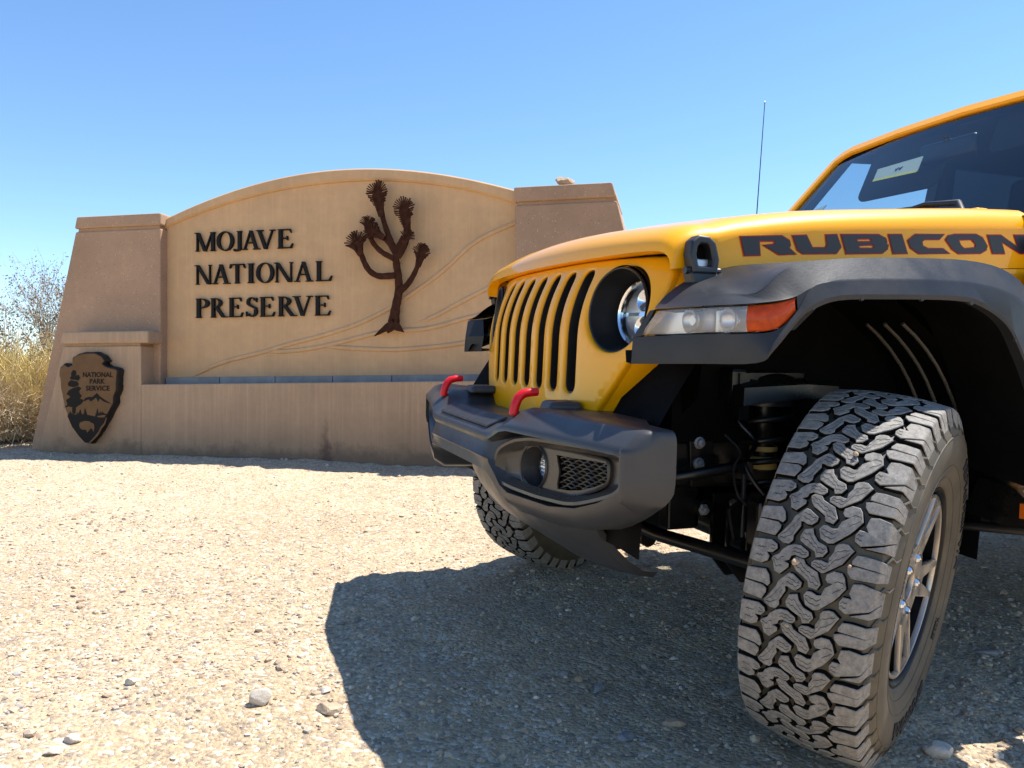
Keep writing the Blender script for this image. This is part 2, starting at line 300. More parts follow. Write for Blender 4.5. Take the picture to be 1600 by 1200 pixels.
# ------------------------------------------------------------------ materials
class NT:
    def __init__(self, name):
        self.m = bpy.data.materials.new(name); self.m.use_nodes = True
        self.t = self.m.node_tree; self.t.nodes.clear()
        self.out = self.t.nodes.new('ShaderNodeOutputMaterial')
        self.b = self.t.nodes.new('ShaderNodeBsdfPrincipled')
        self.t.links.new(self.b.outputs[0], self.out.inputs[0])
        self.co = self.t.nodes.new('ShaderNodeTexCoord')
    def set(self, **k):
        for a, v in k.items():
            i = self.b.inputs[a.replace('_', ' ')]
            if hasattr(v, 'node'): self.t.links.new(v, i)
            else: i.default_value = (*v, 1) if isinstance(v, tuple) and i.type == 'RGBA' else v
        return self
    def node(self, typ, ins={}, **props):
        n = self.t.nodes.new(typ)
        for k, v in props.items(): setattr(n, k, v)
        for k, v in ins.items():
            if hasattr(v, 'node'): self.t.links.new(v, n.inputs[k])
            else: n.inputs[k].default_value = v
        return n
    def obj(self, scale=(1, 1, 1)):
        return self.node('ShaderNodeMapping', {'Vector': self.co.outputs['Object'], 'Scale': scale}).outputs[0]
    def noise(self, scale, detail=4, rough=0.6, vec=None, dist=0.0):
        return self.node('ShaderNodeTexNoise', {'Vector': vec or self.co.outputs['Object'], 'Scale': scale, 'Detail': detail, 'Roughness': rough, 'Distortion': dist}).outputs[0]
    def voro(self, scale, vec=None, out=0, feature='F1'):
        return self.node('ShaderNodeTexVoronoi', {'Vector': vec or self.co.outputs['Object'], 'Scale': scale}, feature=feature).outputs[out]
    def ramp(self, fac, stops):
        n = self.node('ShaderNodeValToRGB', {'Fac': fac}); e = n.color_ramp.elements
        while len(e) < len(stops): e.new(0.5)
        for s, (p, c) in zip(e, stops):
            s.position = p; s.color = (*c, 1) if isinstance(c, tuple) else (c, c, c, 1)
        return n.outputs[0]
    def mix(self, fac, a, b, mode='MIX'):
        n = self.node('ShaderNodeMix', data_type='RGBA', blend_type=mode)
        for i, v in ((0, fac), (6, a), (7, b)):
            if hasattr(v, 'node'): self.t.links.new(v, n.inputs[i])
            else: n.inputs[i].default_value = (*v, 1) if isinstance(v, tuple) else v
        return n.outputs[2]
    def math(self, op, a, b=0.0):
        n = self.node('ShaderNodeMath', operation=op)
        for i, v in ((0, a), (1, b)):
            if hasattr(v, 'node'): self.t.links.new(v, n.inputs[i])
            else: n.inputs[i].default_value = v
        return n.outputs[0]
    def sep(self, vec=None):
        return self.node('ShaderNodeSeparateXYZ', {'Vector': vec or self.co.outputs['Object']}).outputs
    def bump(self, h, strength=0.3, dist=0.01, normal=None):
        n = self.node('ShaderNodeBump', {'Height': h, 'Strength': strength, 'Distance': dist})
        if normal: self.t.links.new(normal, n.inputs['Normal'])
        self.t.links.new(n.outputs[0], self.b.inputs['Normal'])
        return n.outputs[0]

M = {}
def simple(key, col, rough=0.5, metal=0.0, var=0.0, scale=20, bump=0.0, **k):
    t = NT(key)
    if var:
        n = t.noise(scale, 5)
        c = t.ramp(n, [(0.3, tuple(x*(1-var) for x in col)), (0.7, tuple(min(1, x*(1+var)) for x in col))])
        t.set(Base_Color=c)
        r = t.ramp(t.noise(scale*0.6, 4), [(0.3, max(0, rough-0.12)), (0.7, min(1, rough+0.12))])
        t.set(Roughness=r)
    else: t.set(Base_Color=col, Roughness=rough)
    t.set(Metallic=metal, **k)
    if bump: t.bump(t.noise(scale*12, 3), bump, 0.002)
    M[key] = t.m
    return t

# paint and vehicle materials
t = simple('yellow_paint', (0.87, 0.378, 0.0004), 0.42, Coat_Weight=0.65, Coat_Roughness=0.02, Coat_IOR=1.42, Specular_IOR_Level=0.15)
t.set(Coat_Roughness=t.ramp(t.noise(4, 4), [(0.35, 0.018), (0.75, 0.045)]))
simple('flare_plastic', (0.025, 0.026, 0.029), 0.44, var=0.10, scale=14, bump=0.10, Specular_IOR_Level=0.30)
simple('bumper_plastic', (0.034, 0.034, 0.036), 0.40, var=0.10, scale=10, bump=0.08)
simple('bezel_plastic', (0.040, 0.036, 0.032), 0.32, var=0.06, scale=10)
simple('black_plastic', (0.014, 0.014, 0.015), 0.42, var=0.15, scale=12)
simple('chassis_black', (0.006, 0.006, 0.006), 0.34, var=0.2, scale=18)
simple('rib_sheen_plastic', (0.11, 0.10, 0.09), 0.4)  # pale colour stands in for glossy reflections along the liner ribs
simple('liner_black', (0.006, 0.006, 0.006), 0.7, var=0.3, scale=8, Specular_IOR_Level=0.03)
simple('red_hook', (0.60, 0.004, 0.012), 0.34, Specular_IOR_Level=0.4)
simple('decal_black', (0.010, 0.014, 0.024), 0.32, Specular_IOR_Level=0.35)
simple('decal_red', (0.40, 0.006, 0.022), 0.45, Specular_IOR_Level=0.3)
simple('bolt_steel', (0.55, 0.56, 0.57), 0.35, metal=0.7)
simple('chrome', (0.80, 0.81, 0.83), 0.06, metal=1.0)
simple('silver_reflector', (0.80, 0.80, 0.80), 0.30, metal=1.0)
simple('machined_rim', (0.54, 0.485, 0.42), 0.36, metal=0.9, var=0.08, scale=30)
simple('rim_black', (0.005, 0.0055, 0.007), 0.40, var=0.1, Specular_IOR_Level=0.25)
simple('headliner', (0.018, 0.019, 0.021), 0.85)
simple('seat_cloth', (0.022, 0.022, 0.024), 0.9)
simple('spring_stop', (0.55, 0.40, 0.12), 0.6)
simple('spring_seat', (0.45, 0.40, 0.26), 0.6)
simple('sticker_white', (0.60, 0.65, 0.56), 0.5)
simple('sticker_yellow', (0.85, 0.75, 0.10), 0.5)
simple('print_black', (0.008, 0.007, 0.006), 0.7, Specular_IOR_Level=0.2)

t = NT('rubber_tread')       # dusty worn tread tops
n1 = t.noise(75, 7, 0.78); n2 = t.noise(210, 4, 0.7)
c = t.mix(t.ramp(n1, [(0.3, 0.0), (0.72, 1.0)]), (0.105, 0.098, 0.090), (0.330, 0.305, 0.272))
c = t.mix(t.ramp(n2, [(0.56, 0.0), (0.74, 0.6)]), c, (0.40, 0.35, 0.28))
t.set(Base_Color=c, Roughness=0.78); t.bump(n2, 0.35, 0.0015); M['rubber_tread'] = t.m
t = NT('rubber_groove'); t.set(Base_Color=t.ramp(t.noise(30, 5), [(0.35, (0.005, 0.005, 0.005)), (0.75, (0.014, 0.012, 0.010))]), Roughness=0.9, Specular_IOR_Level=0.1); M['rubber_groove'] = t.m
t = NT('rubber_side')
c = t.ramp(t.noise(9, 6, 0.65), [(0.3, (0.040, 0.034, 0.025)), (0.7, (0.105, 0.085, 0.055))])
t.set(Base_Color=c, Roughness=0.62); t.bump(t.noise(220, 3), 0.2, 0.001); M['rubber_side'] = t.m
simple('rubber_text', (0.009, 0.009, 0.010), 0.6)

def glass(key, tint, alpha_t, rough=0.02):
    t = NT(key); t.t.nodes.remove(t.b)
    tr = t.node('ShaderNodeBsdfTransparent', {'Color': (*tint, 1)})
    gl = t.node('ShaderNodeBsdfGlossy', {'Color': (1, 1, 1, 1), 'Roughness': rough})
    bf = t.node('ShaderNodeNewGeometry').outputs['Backfacing']
    fr = t.node('ShaderNodeFresnel', {'IOR': t.math('SUBTRACT', 1.5, t.math('MULTIPLY', bf, 0.8333))})
    mx = t.node('ShaderNodeMixShader', {0: fr.outputs[0], 1: tr.outputs[0], 2: gl.outputs[0]})
    t.t.links.new(mx.outputs[0], t.out.inputs[0]); M[key] = t.m
    return t
glass('windshield_glass', (0.62, 0.70, 0.72), 0.5)
glass('privacy_glass', (0.02, 0.022, 0.024), 0.5)
glass('side_glass', (0.72, 0.80, 0.80), 0.5)
glass('lamp_lens', (0.90, 0.92, 0.94), 0.8, 0.10)
t = NT('frosted_lens'); t.t.nodes.remove(t.b)
tr = t.node('ShaderNodeBsdfTransparent', {'Color': (.92, .93, .95, 1)}); df = t.node('ShaderNodeBsdfDiffuse', {'Color': (.75, .74, .73, 1)}); gl = t.node('ShaderNodeBsdfGlossy', {'Color': (1, 1, 1, 1), 'Roughness': 0.06})
m1 = t.node('ShaderNodeMixShader', {0: 0.30, 1: tr.outputs[0], 2: df.outputs[0]})
fr = t.node('ShaderNodeLayerWeight', {'Blend': 0.25})
m2 = t.node('ShaderNodeMixShader', {0: fr.outputs['Fresnel'], 1: m1.outputs[0], 2: gl.outputs[0]})
t.t.links.new(m2.outputs[0], t.out.inputs[0]); M['frosted_lens'] = t.m
t = NT('amber_lens'); t.set(Base_Color=t.ramp(t.noise(60, 3), [(0.3, (0.34, 0.032, 0.0005)), (0.7, (0.50, 0.058, 0.0008))]), Roughness=0.18, Specular_IOR_Level=0.3); M['amber_lens'] = t.m
simple('amber_reflector', (0.85, 0.16, 0.01), 0.25)

# concrete of the sign
def concrete(key, col, speck, streak=0.0, stain=False):
    t = NT(key)
    big = t.noise(2.2, 5, 0.6); mid = t.noise(16, 6, 0.7); fine = t.noise(140, 4, 0.7)
    c = t.mix(t.ramp(big, [(0.3, 0.0), (0.7, 1.0)]), tuple(x*0.86 for x in col), tuple(min(1, x*1.10) for x in col))
    c = t.mix(t.ramp(mid, [(0.35, 0.30), (0.65, 0.0)]), c, tuple(x*0.74 for x in col))
    if speck:
        v = t.voro(55); sel = t.voro(55, out=1)
        dot = t.math('LESS_THAN', v, 0.16)
        s = t.sep(sel)
        lightm = t.math('MULTIPLY', dot, t.math('GREATER_THAN', s[0], 0.72))
        darkm = t.math('MULTIPLY', dot, t.math('LESS_THAN', s[0], 0.30))
        c = t.mix(t.math('MULTIPLY', lightm, speck), c, (0.62, 0.55, 0.46))
        c = t.mix(t.math('MULTIPLY', darkm, speck), c, (0.10, 0.07, 0.05))
    if streak:
        st = t.noise(1.0, 5, 0.7, vec=t.obj((38, 38, 1.1)))
        c = t.mix(t.ramp(st, [(0.48, 0.0), (0.72, streak)]), c, tuple(min(1, x*1.45) for x in col))
        st2 = t.noise(1.0, 4, 0.7, vec=t.obj((7, 7, 0.7)))
        c = t.mix(t.ramp(st2, [(0.52, 0.0), (0.8, streak*0.8)]), c, tuple(x*0.62 for x in col))
    if stain:      # splash-back dirt with a ragged upper edge along the foot of the wall
        z = t.sep()[2]
        h = t.math('ADD', z, t.math('MULTIPLY', t.math('SUBTRACT', t.noise(5, 6, 0.75), 0.5), -0.42))
        c = t.mix(t.ramp(h, [(0.255, 0.78), (0.36, 0.0)]), c, (0.085, 0.062, 0.045))
        h2 = t.math('ADD', z, t.math('MULTIPLY', t.math('SUBTRACT', t.noise(1.6, 5, 0.7), 0.5), -0.7))
        c = t.mix(t.ramp(h2, [(0.30, 0.50), (0.66, 0.0)]), c, tuple(x*0.55 for x in col))
        s_ = t.sep()      # the damp patch low on the wall
        dx = t.math('ADD', t.math('SUBTRACT', s_[0], 0.57), t.math('MULTIPLY', t.math('SUBTRACT', t.noise(9, 6, 0.8), 0.5), 0.22))
        dd = t.math('ADD', t.math('ABSOLUTE', dx), t.math('MULTIPLY', t.math('SUBTRACT', s_[2], 0.22), 0.19))
        c = t.mix(t.ramp(dd, [(0.020, 0.65), (0.075, 0.0)]), c, (0.075, 0.038, 0.028))
    t.set(Base_Color=c, Roughness=0.88)
    t.bump(t.math('ADD', fine, t.math('MULTIPLY', mid, 0.6)), 0.25, 0.004)
    M[key] = t.m
concrete('concrete_panel', (0.57, 0.36, 0.188), 0.0, 0.16)
concrete('concrete_pillar', (0.39, 0.248, 0.155), 0.9)
concrete('concrete_wall', (0.40, 0.272, 0.170), 0.25, 0.46, True)
simple('grey_flashing', (0.20, 0.205, 0.21), 0.6, var=0.25, scale=6)
simple('sign_black', (0.007, 0.007, 0.007), 0.5, var=0.3, scale=25, Specular_IOR_Level=0.15)
simple('rust_steel', (0.046, 0.015, 0.007), 0.7, var=0.45, scale=30, Specular_IOR_Level=0.12)
simple('emblem_brown', (0.120, 0.054, 0.013), 0.45, var=0.12, scale=12, Specular_IOR_Level=0.3)
simple('emblem_dark', (0.014, 0.012, 0.011), 0.45, var=0.3, scale=25, Specular_IOR_Level=0.3)

# ground, stones, plants
t = NT('desert_gravel')
vec = t.co.outputs['Object']
n0 = t.noise(0.55, 5, 0.6, vec); n1 = t.noise(5, 6, 0.7, vec); n2 = t.noise(60, 5, 0.75, vec); n3 = t.noise(260, 3, 0.7, vec)
c = t.mix(t.ramp(n0, [(0.35, 0.0), (0.65, 1.0)]), (0.50, 0.370, 0.225), (0.65, 0.500, 0.325))
c = t.mix(t.ramp(n1, [(0.38, 0.45), (0.60, 0.0)]), c, (0.44, 0.32, 0.205))
c = t.mix(t.ramp(n2, [(0.38, 0.70), (0.54, 0.0)]), c, (0.29, 0.205, 0.135))
vv = t.voro(85, vec, 1); sx = t.sep(vv)
c = t.mix(t.math('MULTIPLY', t.math('GREATER_THAN', sx[0], 0.84), 0.7), c, (0.66, 0.58, 0.47))
c = t.mix(t.math('MULTIPLY', t.math('LESS_THAN', sx[0], 0.12), 0.6), c, (0.20, 0.17, 0.15))
t.set(Base_Color=c, Roughness=0.95)
hh = t.math('ADD', t.math('MULTIPLY', t.voro(85, vec, 0), -0.8), t.math('ADD', n2, t.math('MULTIPLY', n3, 0.35)))
t.bump(hh, 0.9, 0.010)
M['desert_gravel'] = t.m
t = NT('stones')
att = t.node('ShaderNodeVertexColor', layer_name='stone')
c = t.mix(t.ramp(t.noise(110, 4), [(0.35, 0.35), (0.6, 0.0)]), att.outputs[0], (0.20, 0.15, 0.11))
t.set(Base_Color=c, Roughness=0.9); t.bump(t.noise(300, 3), 0.4, 0.002); M['stones'] = t.m
def rockmat(key, a, b):
    t = NT(key); t.set(Base_Color=t.ramp(t.noise(28, 6, 0.7), [(0.32, a), (0.68, b)]), Roughness=0.9)
    t.bump(t.noise(90, 5, 0.7), 0.6, 0.004); M[key] = t.m
rockmat('rock_white', (0.44, 0.375, 0.30), (0.60, 0.535, 0.45))
rockmat('rock_tan', (0.28, 0.20, 0.13), (0.50, 0.385, 0.27))
rockmat('rock_grey', (0.16, 0.155, 0.16), (0.34, 0.33, 0.32))
simple('bark_grey', (0.30, 0.235, 0.18), 0.9, var=0.3, scale=20)
simple('twig_straw', (0.52, 0.41, 0.26), 0.9, var=0.3, scale=9)
simple('leaf_olive', (0.17, 0.155, 0.055), 0.8, var=0.35, scale=6)
simple('leaf_brown', (0.27, 0.17, 0.10), 0.85, var=0.35, scale=6)
simple('leaf_yellow', (0.62, 0.49, 0.20), 0.85, var=0.3, scale=5)

# ------------------------------------------------------------------ ground
_lat = {}
def vnoise(x, y, cell, seed):
    key = (seed,)
    if key not in _lat: _lat[key] = np.random.default_rng(seed).random((512, 512))
    L = _lat[key]; gx = np.asarray(x) / cell + 100.0; gy = np.asarray(y) / cell + 100.0
    ix = np.floor(gx).astype(int); iy = np.floor(gy).astype(int)
    fx = gx - ix; fy = gy - iy; fx = fx*fx*(3-2*fx); fy = fy*fy*(3-2*fy)
    a = L[ix % 512, iy % 512]; b = L[(ix+1) % 512, iy % 512]; c = L[ix % 512, (iy+1) % 512]; d = L[(ix+1) % 512, (iy+1) % 512]
    return (a*(1-fx)+b*fx)*(1-fy) + (c*(1-fx)+d*fx)*fy - 0.5

def ground_base(x, y):
    x = np.asarray(x, float); y = np.asarray(y, float)
    ys = np.where(y < 6.2, y, 6.2 + 1.1*np.tanh((y-6.2)/1.1))
    ys = np.where(ys < -3, -3 + np.tanh(ys+3), ys)
    xs = np.where(x < -1.3, -1.3 + 0.6*np.tanh((x+1.3)/0.6), x)
    xs = np.where(xs > 3, 3 + np.tanh(xs-3), xs)
    return -0.0198*(xs-0.504) + 0.0545*(ys-2.616)

def ground_z(x, y):
    z = ground_base(x, y)
    z = z + 0.030*vnoise(x, y, 1.3, 1) + 0.022*vnoise(x, y, 0.42, 2) + 0.014*vnoise(x, y, 0.13, 3) + 0.010*vnoise(x, y, 0.055, 4)
    return z + 0.007*vnoise(x, y, 0.027, 5) + 0.10*np.clip(vnoise(x, y, 9.0, 6), 0, 1)*np.clip((np.asarray(y)-9)/6, 0, 3)

GX0, GX1, GY0, GY1 = -5.6, 3.6, 0.5, 7.6
nx, ny = 560, 425
gx = np.linspace(GX0, GX1, nx); gy = np.linspace(GY0, GY1, ny)
XX, YY = np.meshgrid(gx, gy)
ZZ = ground_z(XX, YY)
verts = np.stack([XX, YY, ZZ], -1).reshape(-1, 3)
i = (np.arange(ny-1)[:, None]*nx + np.arange(nx-1)[None]).reshape(-1)
quads = np.stack([i, i+1, i+1+nx, i+nx], 1)
# coarse surroundings out to the horizon, tucked under the fine part
ox = np.concatenate([-np.geomspace(900, 6.2, 34), np.linspace(-5.5, 3.5, 19), np.geomspace(4.2, 900, 34)])
oy = np.concatenate([-np.geomspace(300, 0.6, 26), [0.0, 0.6], np.linspace(1.0, 7.5, 14), np.geomspace(8.1, 1200, 40)])
OX, OY = np.meshgrid(ox, oy)
inside = (OX > GX0) & (OX < GX1) & (OY > GY0) & (OY < GY1)
OZ = ground_z(OX, OY) - np.where(inside, 0.10, 0.0)
ov = np.stack([OX, OY, OZ], -1).reshape(-1, 3); mx = len(ox)
oq = []
for a in range(len(oy)-1):
    for b in range(mx-1):
        k = a*mx+b
        if inside[a, b] and inside[a, b+1] and inside[a+1, b] and inside[a+1, b+1]: continue
        oq.append((k, k+1, k+1+mx, k+mx))
off = len(verts)
verts = np.concatenate([verts, ov]); quads = np.concatenate([quads, np.array(oq)+off])
me = bpy.data.meshes.new('ground')
me.vertices.add(len(verts)); me.vertices.foreach_set('co', verts.astype(np.float32).ravel())
me.loops.add(len(quads)*4); me.loops.foreach_set('vertex_index', quads.astype(np.int32).ravel())
me.polygons.add(len(quads)); me.polygons.foreach_set('loop_start', np.arange(len(quads), dtype=np.int32)*4)
me.polygons.foreach_set('use_smooth', np.ones(len(quads), bool))
me.update(calc_edges=True); me.materials.append(M['desert_gravel'])
ground = bpy.data.objects.new('ground', me); COL.objects.link(ground)
tag(ground, 'pale stony desert ground sloping up to the sign', kind='structure')

# loose gravel: a great many small stones
ico = bmesh.new(); bmesh.ops.create_icosphere(ico, subdivisions=1, radius=1.0)
IV = np.array([v.co[:] for v in ico.verts]); IF = np.array([[v.index for v in f.verts] for f in ico.faces]); ico.free()
def stone_field(n, region, smin, smax, power):
    x0, x1, y0, y1 = region
    x = rng.uniform(x0, x1, n); y = y0 + (y1-y0)*rng.random(n)**1.5
    keep = rng.random(n) < np.clip(0.55 + 1.6*vnoise(x, y, 0.45, 11) + 0.8*vnoise(x, y, 1.4, 12), 0.08, 1)
    x, y = x[keep], y[keep]; n = len(x)
    s = smin*(1-rng.random(n)*(1-(smin/smax)**power))**(-1/power)
    z = ground_z(x, y) + s*0.15
    sc = np.stack([s*rng.uniform(.8, 1.35, n), s*rng.uniform(.7, 1.1, n), s*rng.uniform(.45, .85, n)], 1)
    a = rng.uniform(0, 6.283, n); ca, sa = np.cos(a), np.sin(a)
    jit = 1 + rng.uniform(-.28, .28, (n, 12))
    p = IV[None]*jit[..., None]*sc[:, None]
    q = np.stack([p[..., 0]*ca[:, None]-p[..., 1]*sa[:, None], p[..., 0]*sa[:, None]+p[..., 1]*ca[:, None], p[..., 2]], -1)
    q = q + np.stack([x, y, z], 1)[:, None]
    pal = np.array([(.62,.52,.40), (.56,.43,.30), (.68,.61,.51), (.44,.32,.22), (.34,.30,.27), (.50,.39,.29), (.60,.47,.33), (.50,.30,.19)])
    pick = rng.choice(8, n, p=[.27,.23,.07,.12,.035,.10,.16,.015])
    c = pal[pick]*rng.uniform(.66, 1.08, (n, 1))
    return q, c
parts_ = [stone_field(26000, (-2.6, 2.2, 1.0, 4.2), 0.0020, 0.011, 1.9),
          stone_field(18000, (-5.2, 3.2, 1.8, 7.2), 0.0035, 0.015, 2.5),
          stone_field(200, (-3.4, 2.6, 1.2, 6.8), 0.009, 0.022, 2.8)]
qv = np.concatenate([p[0] for p in parts_]); qc = np.concatenate([p[1] for p in parts_]); n = len(qv)
fv = (IF[None] + (np.arange(n)*12)[:, None, None]).reshape(-1, 3)
me = bpy.data.meshes.new('gravel')
me.vertices.add(n*12); me.vertices.foreach_set('co', qv.astype(np.float32).ravel())
me.loops.add(len(fv)*3); me.loops.foreach_set('vertex_index', fv.astype(np.int32).ravel())
me.polygons.add(len(fv)); me.polygons.foreach_set('loop_start', np.arange(len(fv), dtype=np.int32)*3)
me.polygons.foreach_set('use_smooth', np.zeros(len(fv), bool))
me.update(calc_edges=True)
ca_ = me.color_attributes.new('stone', 'FLOAT_COLOR', 'POINT')
ca_.data.foreach_set('color', np.repeat(np.concatenate([qc, np.ones((n, 1))], 1), 12, 0).astype(np.float32).ravel())
me.materials.append(M['stones'])
g = bpy.data.objects.new('gravel', me); COL.objects.link(g)
tag(g, 'loose pale gravel strewn over the ground', kind='stuff')

# ------------------------------------------------------------------ the concrete entrance sign
sign = empty('entrance_sign', (-1.9424, 6.07, 0.0)); sign.rotation_euler = (0, 0, math.atan2(-0.20495, 0.97877))
tag(sign, 'tan concrete entrance sign with arched panel, dark lettering and two battered pillars', 'sign')
def uz(v): return lambda a, b: (a, v, b)
def slab(name, poly, v0, v1, mat, bevel=0.012, parent=None, label=None, seg=3):
    o = MB().prism(poly, uz(v1), uz(v0)).build(name, mat, parent or sign, bevel=bevel, seg=seg)
    if label: o['label'] = label
    return o
CP, CL, CW = M['concrete_panel'], M['concrete_pillar'], M['concrete_wall']
slab('low_wall', [(-0.99, -0.15), (2.98, -0.15), (2.98, 0.835), (-0.99, 0.797)], 0.0, 0.205, CW, 0.010, label='low tan front wall streaked with water stains')
slab('pier', [(-2.035, -0.15), (-0.985, -0.15), (-0.985, 1.10), (-1.69, 1.10)], -0.004, 0.16, CW, 0.008, label='short pier carrying the arrowhead emblem')
slab('pier_neck', [(-1.675, 1.0985), (-1.0, 1.0985), (-1.0, 1.122), (-1.669, 1.122)], 0.012, 0.155, CW, None)
slab('pier_cap', [(-1.703, 1.12), (-0.905, 1.12), (-0.905, 1.217), (-1.676, 1.217)], -0.030, 0.158, CW, 0.014)
for poly, neck, cap in (
    ([(-2.235, -0.15), (-0.925, -0.15), (-0.925, 2.048), (-1.709, 2.048)], [(-1.693, 2.046), (-0.94, 2.046), (-0.94, 2.074), (-1.687, 2.074)], [(-1.712, 2.072), (-0.915, 2.072), (-0.915, 2.170), (-1.690, 2.170)]),
    ([(1.975, -0.15), (3.25, -0.15), (2.712, 2.098), (1.975, 2.098)], [(1.988, 2.096), (2.700, 2.096), (2.692, 2.124), (1.988, 2.124)], [(1.968, 2.122), (2.710, 2.122), (2.680, 2.230), (1.968, 2.230)])):
    slab('pillar', poly, 0.15, 0.78, CL, 0.012)
    slab('pillar_neck', neck, 0.164, 0.765, CL, None)
    slab('pillar_cap', cap, 0.138, 0.79, CL, 0.014)
# arched panel
au = np.array([-.971,-.688,-.125,.418,.813,1.198,1.647,1.97]); az = np.array([2.118,2.226,2.378,2.447,2.452,2.408,2.316,2.224])
bu = np.array([-.965,-.517,-.125,.418,.813,1.198,1.647,1.97]); bz_ = np.array([2.052,2.205,2.284,2.352,2.361,2.327,2.227,2.128])
pa = np.polyfit(au, az, 4); pb = np.polyfit(bu, bz_, 4)
us = np.linspace(-0.935, 1.985, 40)
slab('panel', [(-0.935, 0.60), (1.985, 0.60)] + [(u, float(np.polyval(pa, u))-0.004) for u in us[::-1]], 0.240, 0.66, CP, 0.010, label='arched sandy panel bearing the lettering')
mb = MB()
rows = []
for u in us:
    zt, zb = float(np.polyval(pa, u)), float(np.polyval(pb, u))
    rows.append([(u, 0.655, zt), (u, 0.222, zt), (u, 0.212, zt-0.010), (u, 0.212, zb+0.014), (u, 0.226, zb), (u, 0.250, zb-0.004)])
mb.loft(rows).build('panel_border', CP, sign, smooth=35)
mb = MB()
for k in range(6):
    u0, u1 = -0.915+k*0.482, -0.915+(k+1)*0.482-0.006
    z0, z1 = 0.853+0.0072*(u0+.915), 0.853+0.0072*(u1+.915)
    mb.add([(u0,.206,.78),(u1,.206,.78),(u1,.206,z1),(u0,.206,z0),(u0,.2395,.78),(u1,.2395,.78),(u1,.2395,z1),(u0,.2395,z0)], [(0,1,2,3),(3,2,6,7),(1,5,6,2),(4,0,3,7),(4,7,6,5),(0,4,5,1)])
mb.build('flashing_strip', M['grey_flashing'], sign, bevel=0.002)['label'] = 'blue grey strip along the foot of the panel'
# raised hill lines
mb = MB()
for path in RIDGES:
    P = np.array(path); d = np.concatenate([[0], np.cumsum(np.hypot(*np.diff(P, axis=0).T))])
    q = np.linspace(0, d[-1], max(12, int(d[-1]/0.05)))
    # smooth resample
    X = np.interp(q, d, P[:, 0]); Z = np.interp(q, d, P[:, 1])
    for _ in range(6):
        X[1:-1] = (X[:-2]+2*X[1:-1]+X[2:])/4; Z[1:-1] = (Z[:-2]+2*Z[1:-1]+Z[2:])/4
    r = 0.019*np.clip(np.minimum(q, d[-1]-q+0.2)/0.12, 0.25, 1)
    mb.tube([(x, 0.243, z) for x, z in zip(X, Z)], list(r), 8)
mb.build('relief_lines', CP, sign, smooth=60)['label'] = 'raised hill outlines cast in the panel'

# lettering: serif capitals, unit cap height
TH, TN, SH, SO = 0.150, 0.058, 0.045, 0.055
def q4(*p): return list(p)
def stem(x, w=TH, y0=0, y1=1, s0=True, s1=True):
    o = [[(x, y0), (x+w, y0), (x+w, y1), (x, y1)]]
    if s0: o.append([(x-SO, y0), (x+w+SO, y0), (x+w+SO*.7, y0+SH), (x-SO*.7, y0+SH)])
    if s1: o.append([(x-SO*.7, y1-SH), (x+w+SO*.7, y1-SH), (x+w+SO, y1), (x-SO, y1)])
    return o
def serif(x0, x1, y, up=False):
    return [[(x0, y), (x1, y), (x1-.01, y+SH), (x0+.01, y+SH)]] if not up else [[(x0+.01, y-SH), (x1-.01, y-SH), (x1, y), (x0, y)]]
def diag(x0, y0, x1, y1, w): return [[(x0, y0), (x0+w, y0), (x1+w, y1), (x1, y1)]]
def arcs(cx, cy, rx, ry, wx, wy, a0, a1, n=18):
    out = []
    for k in range(n):
        t0 = math.radians(lerp(a0, a1, k/n)); t1 = math.radians(lerp(a0, a1, (k+1)/n))
        f = lambda t, rx_, ry_: (cx+rx_*math.cos(t), cy+ry_*math.sin(t))
        out.append([f(t0, rx, ry), f(t1, rx, ry), f(t1, rx-wx, ry-wy), f(t0, rx-wx, ry-wy)])
    return out
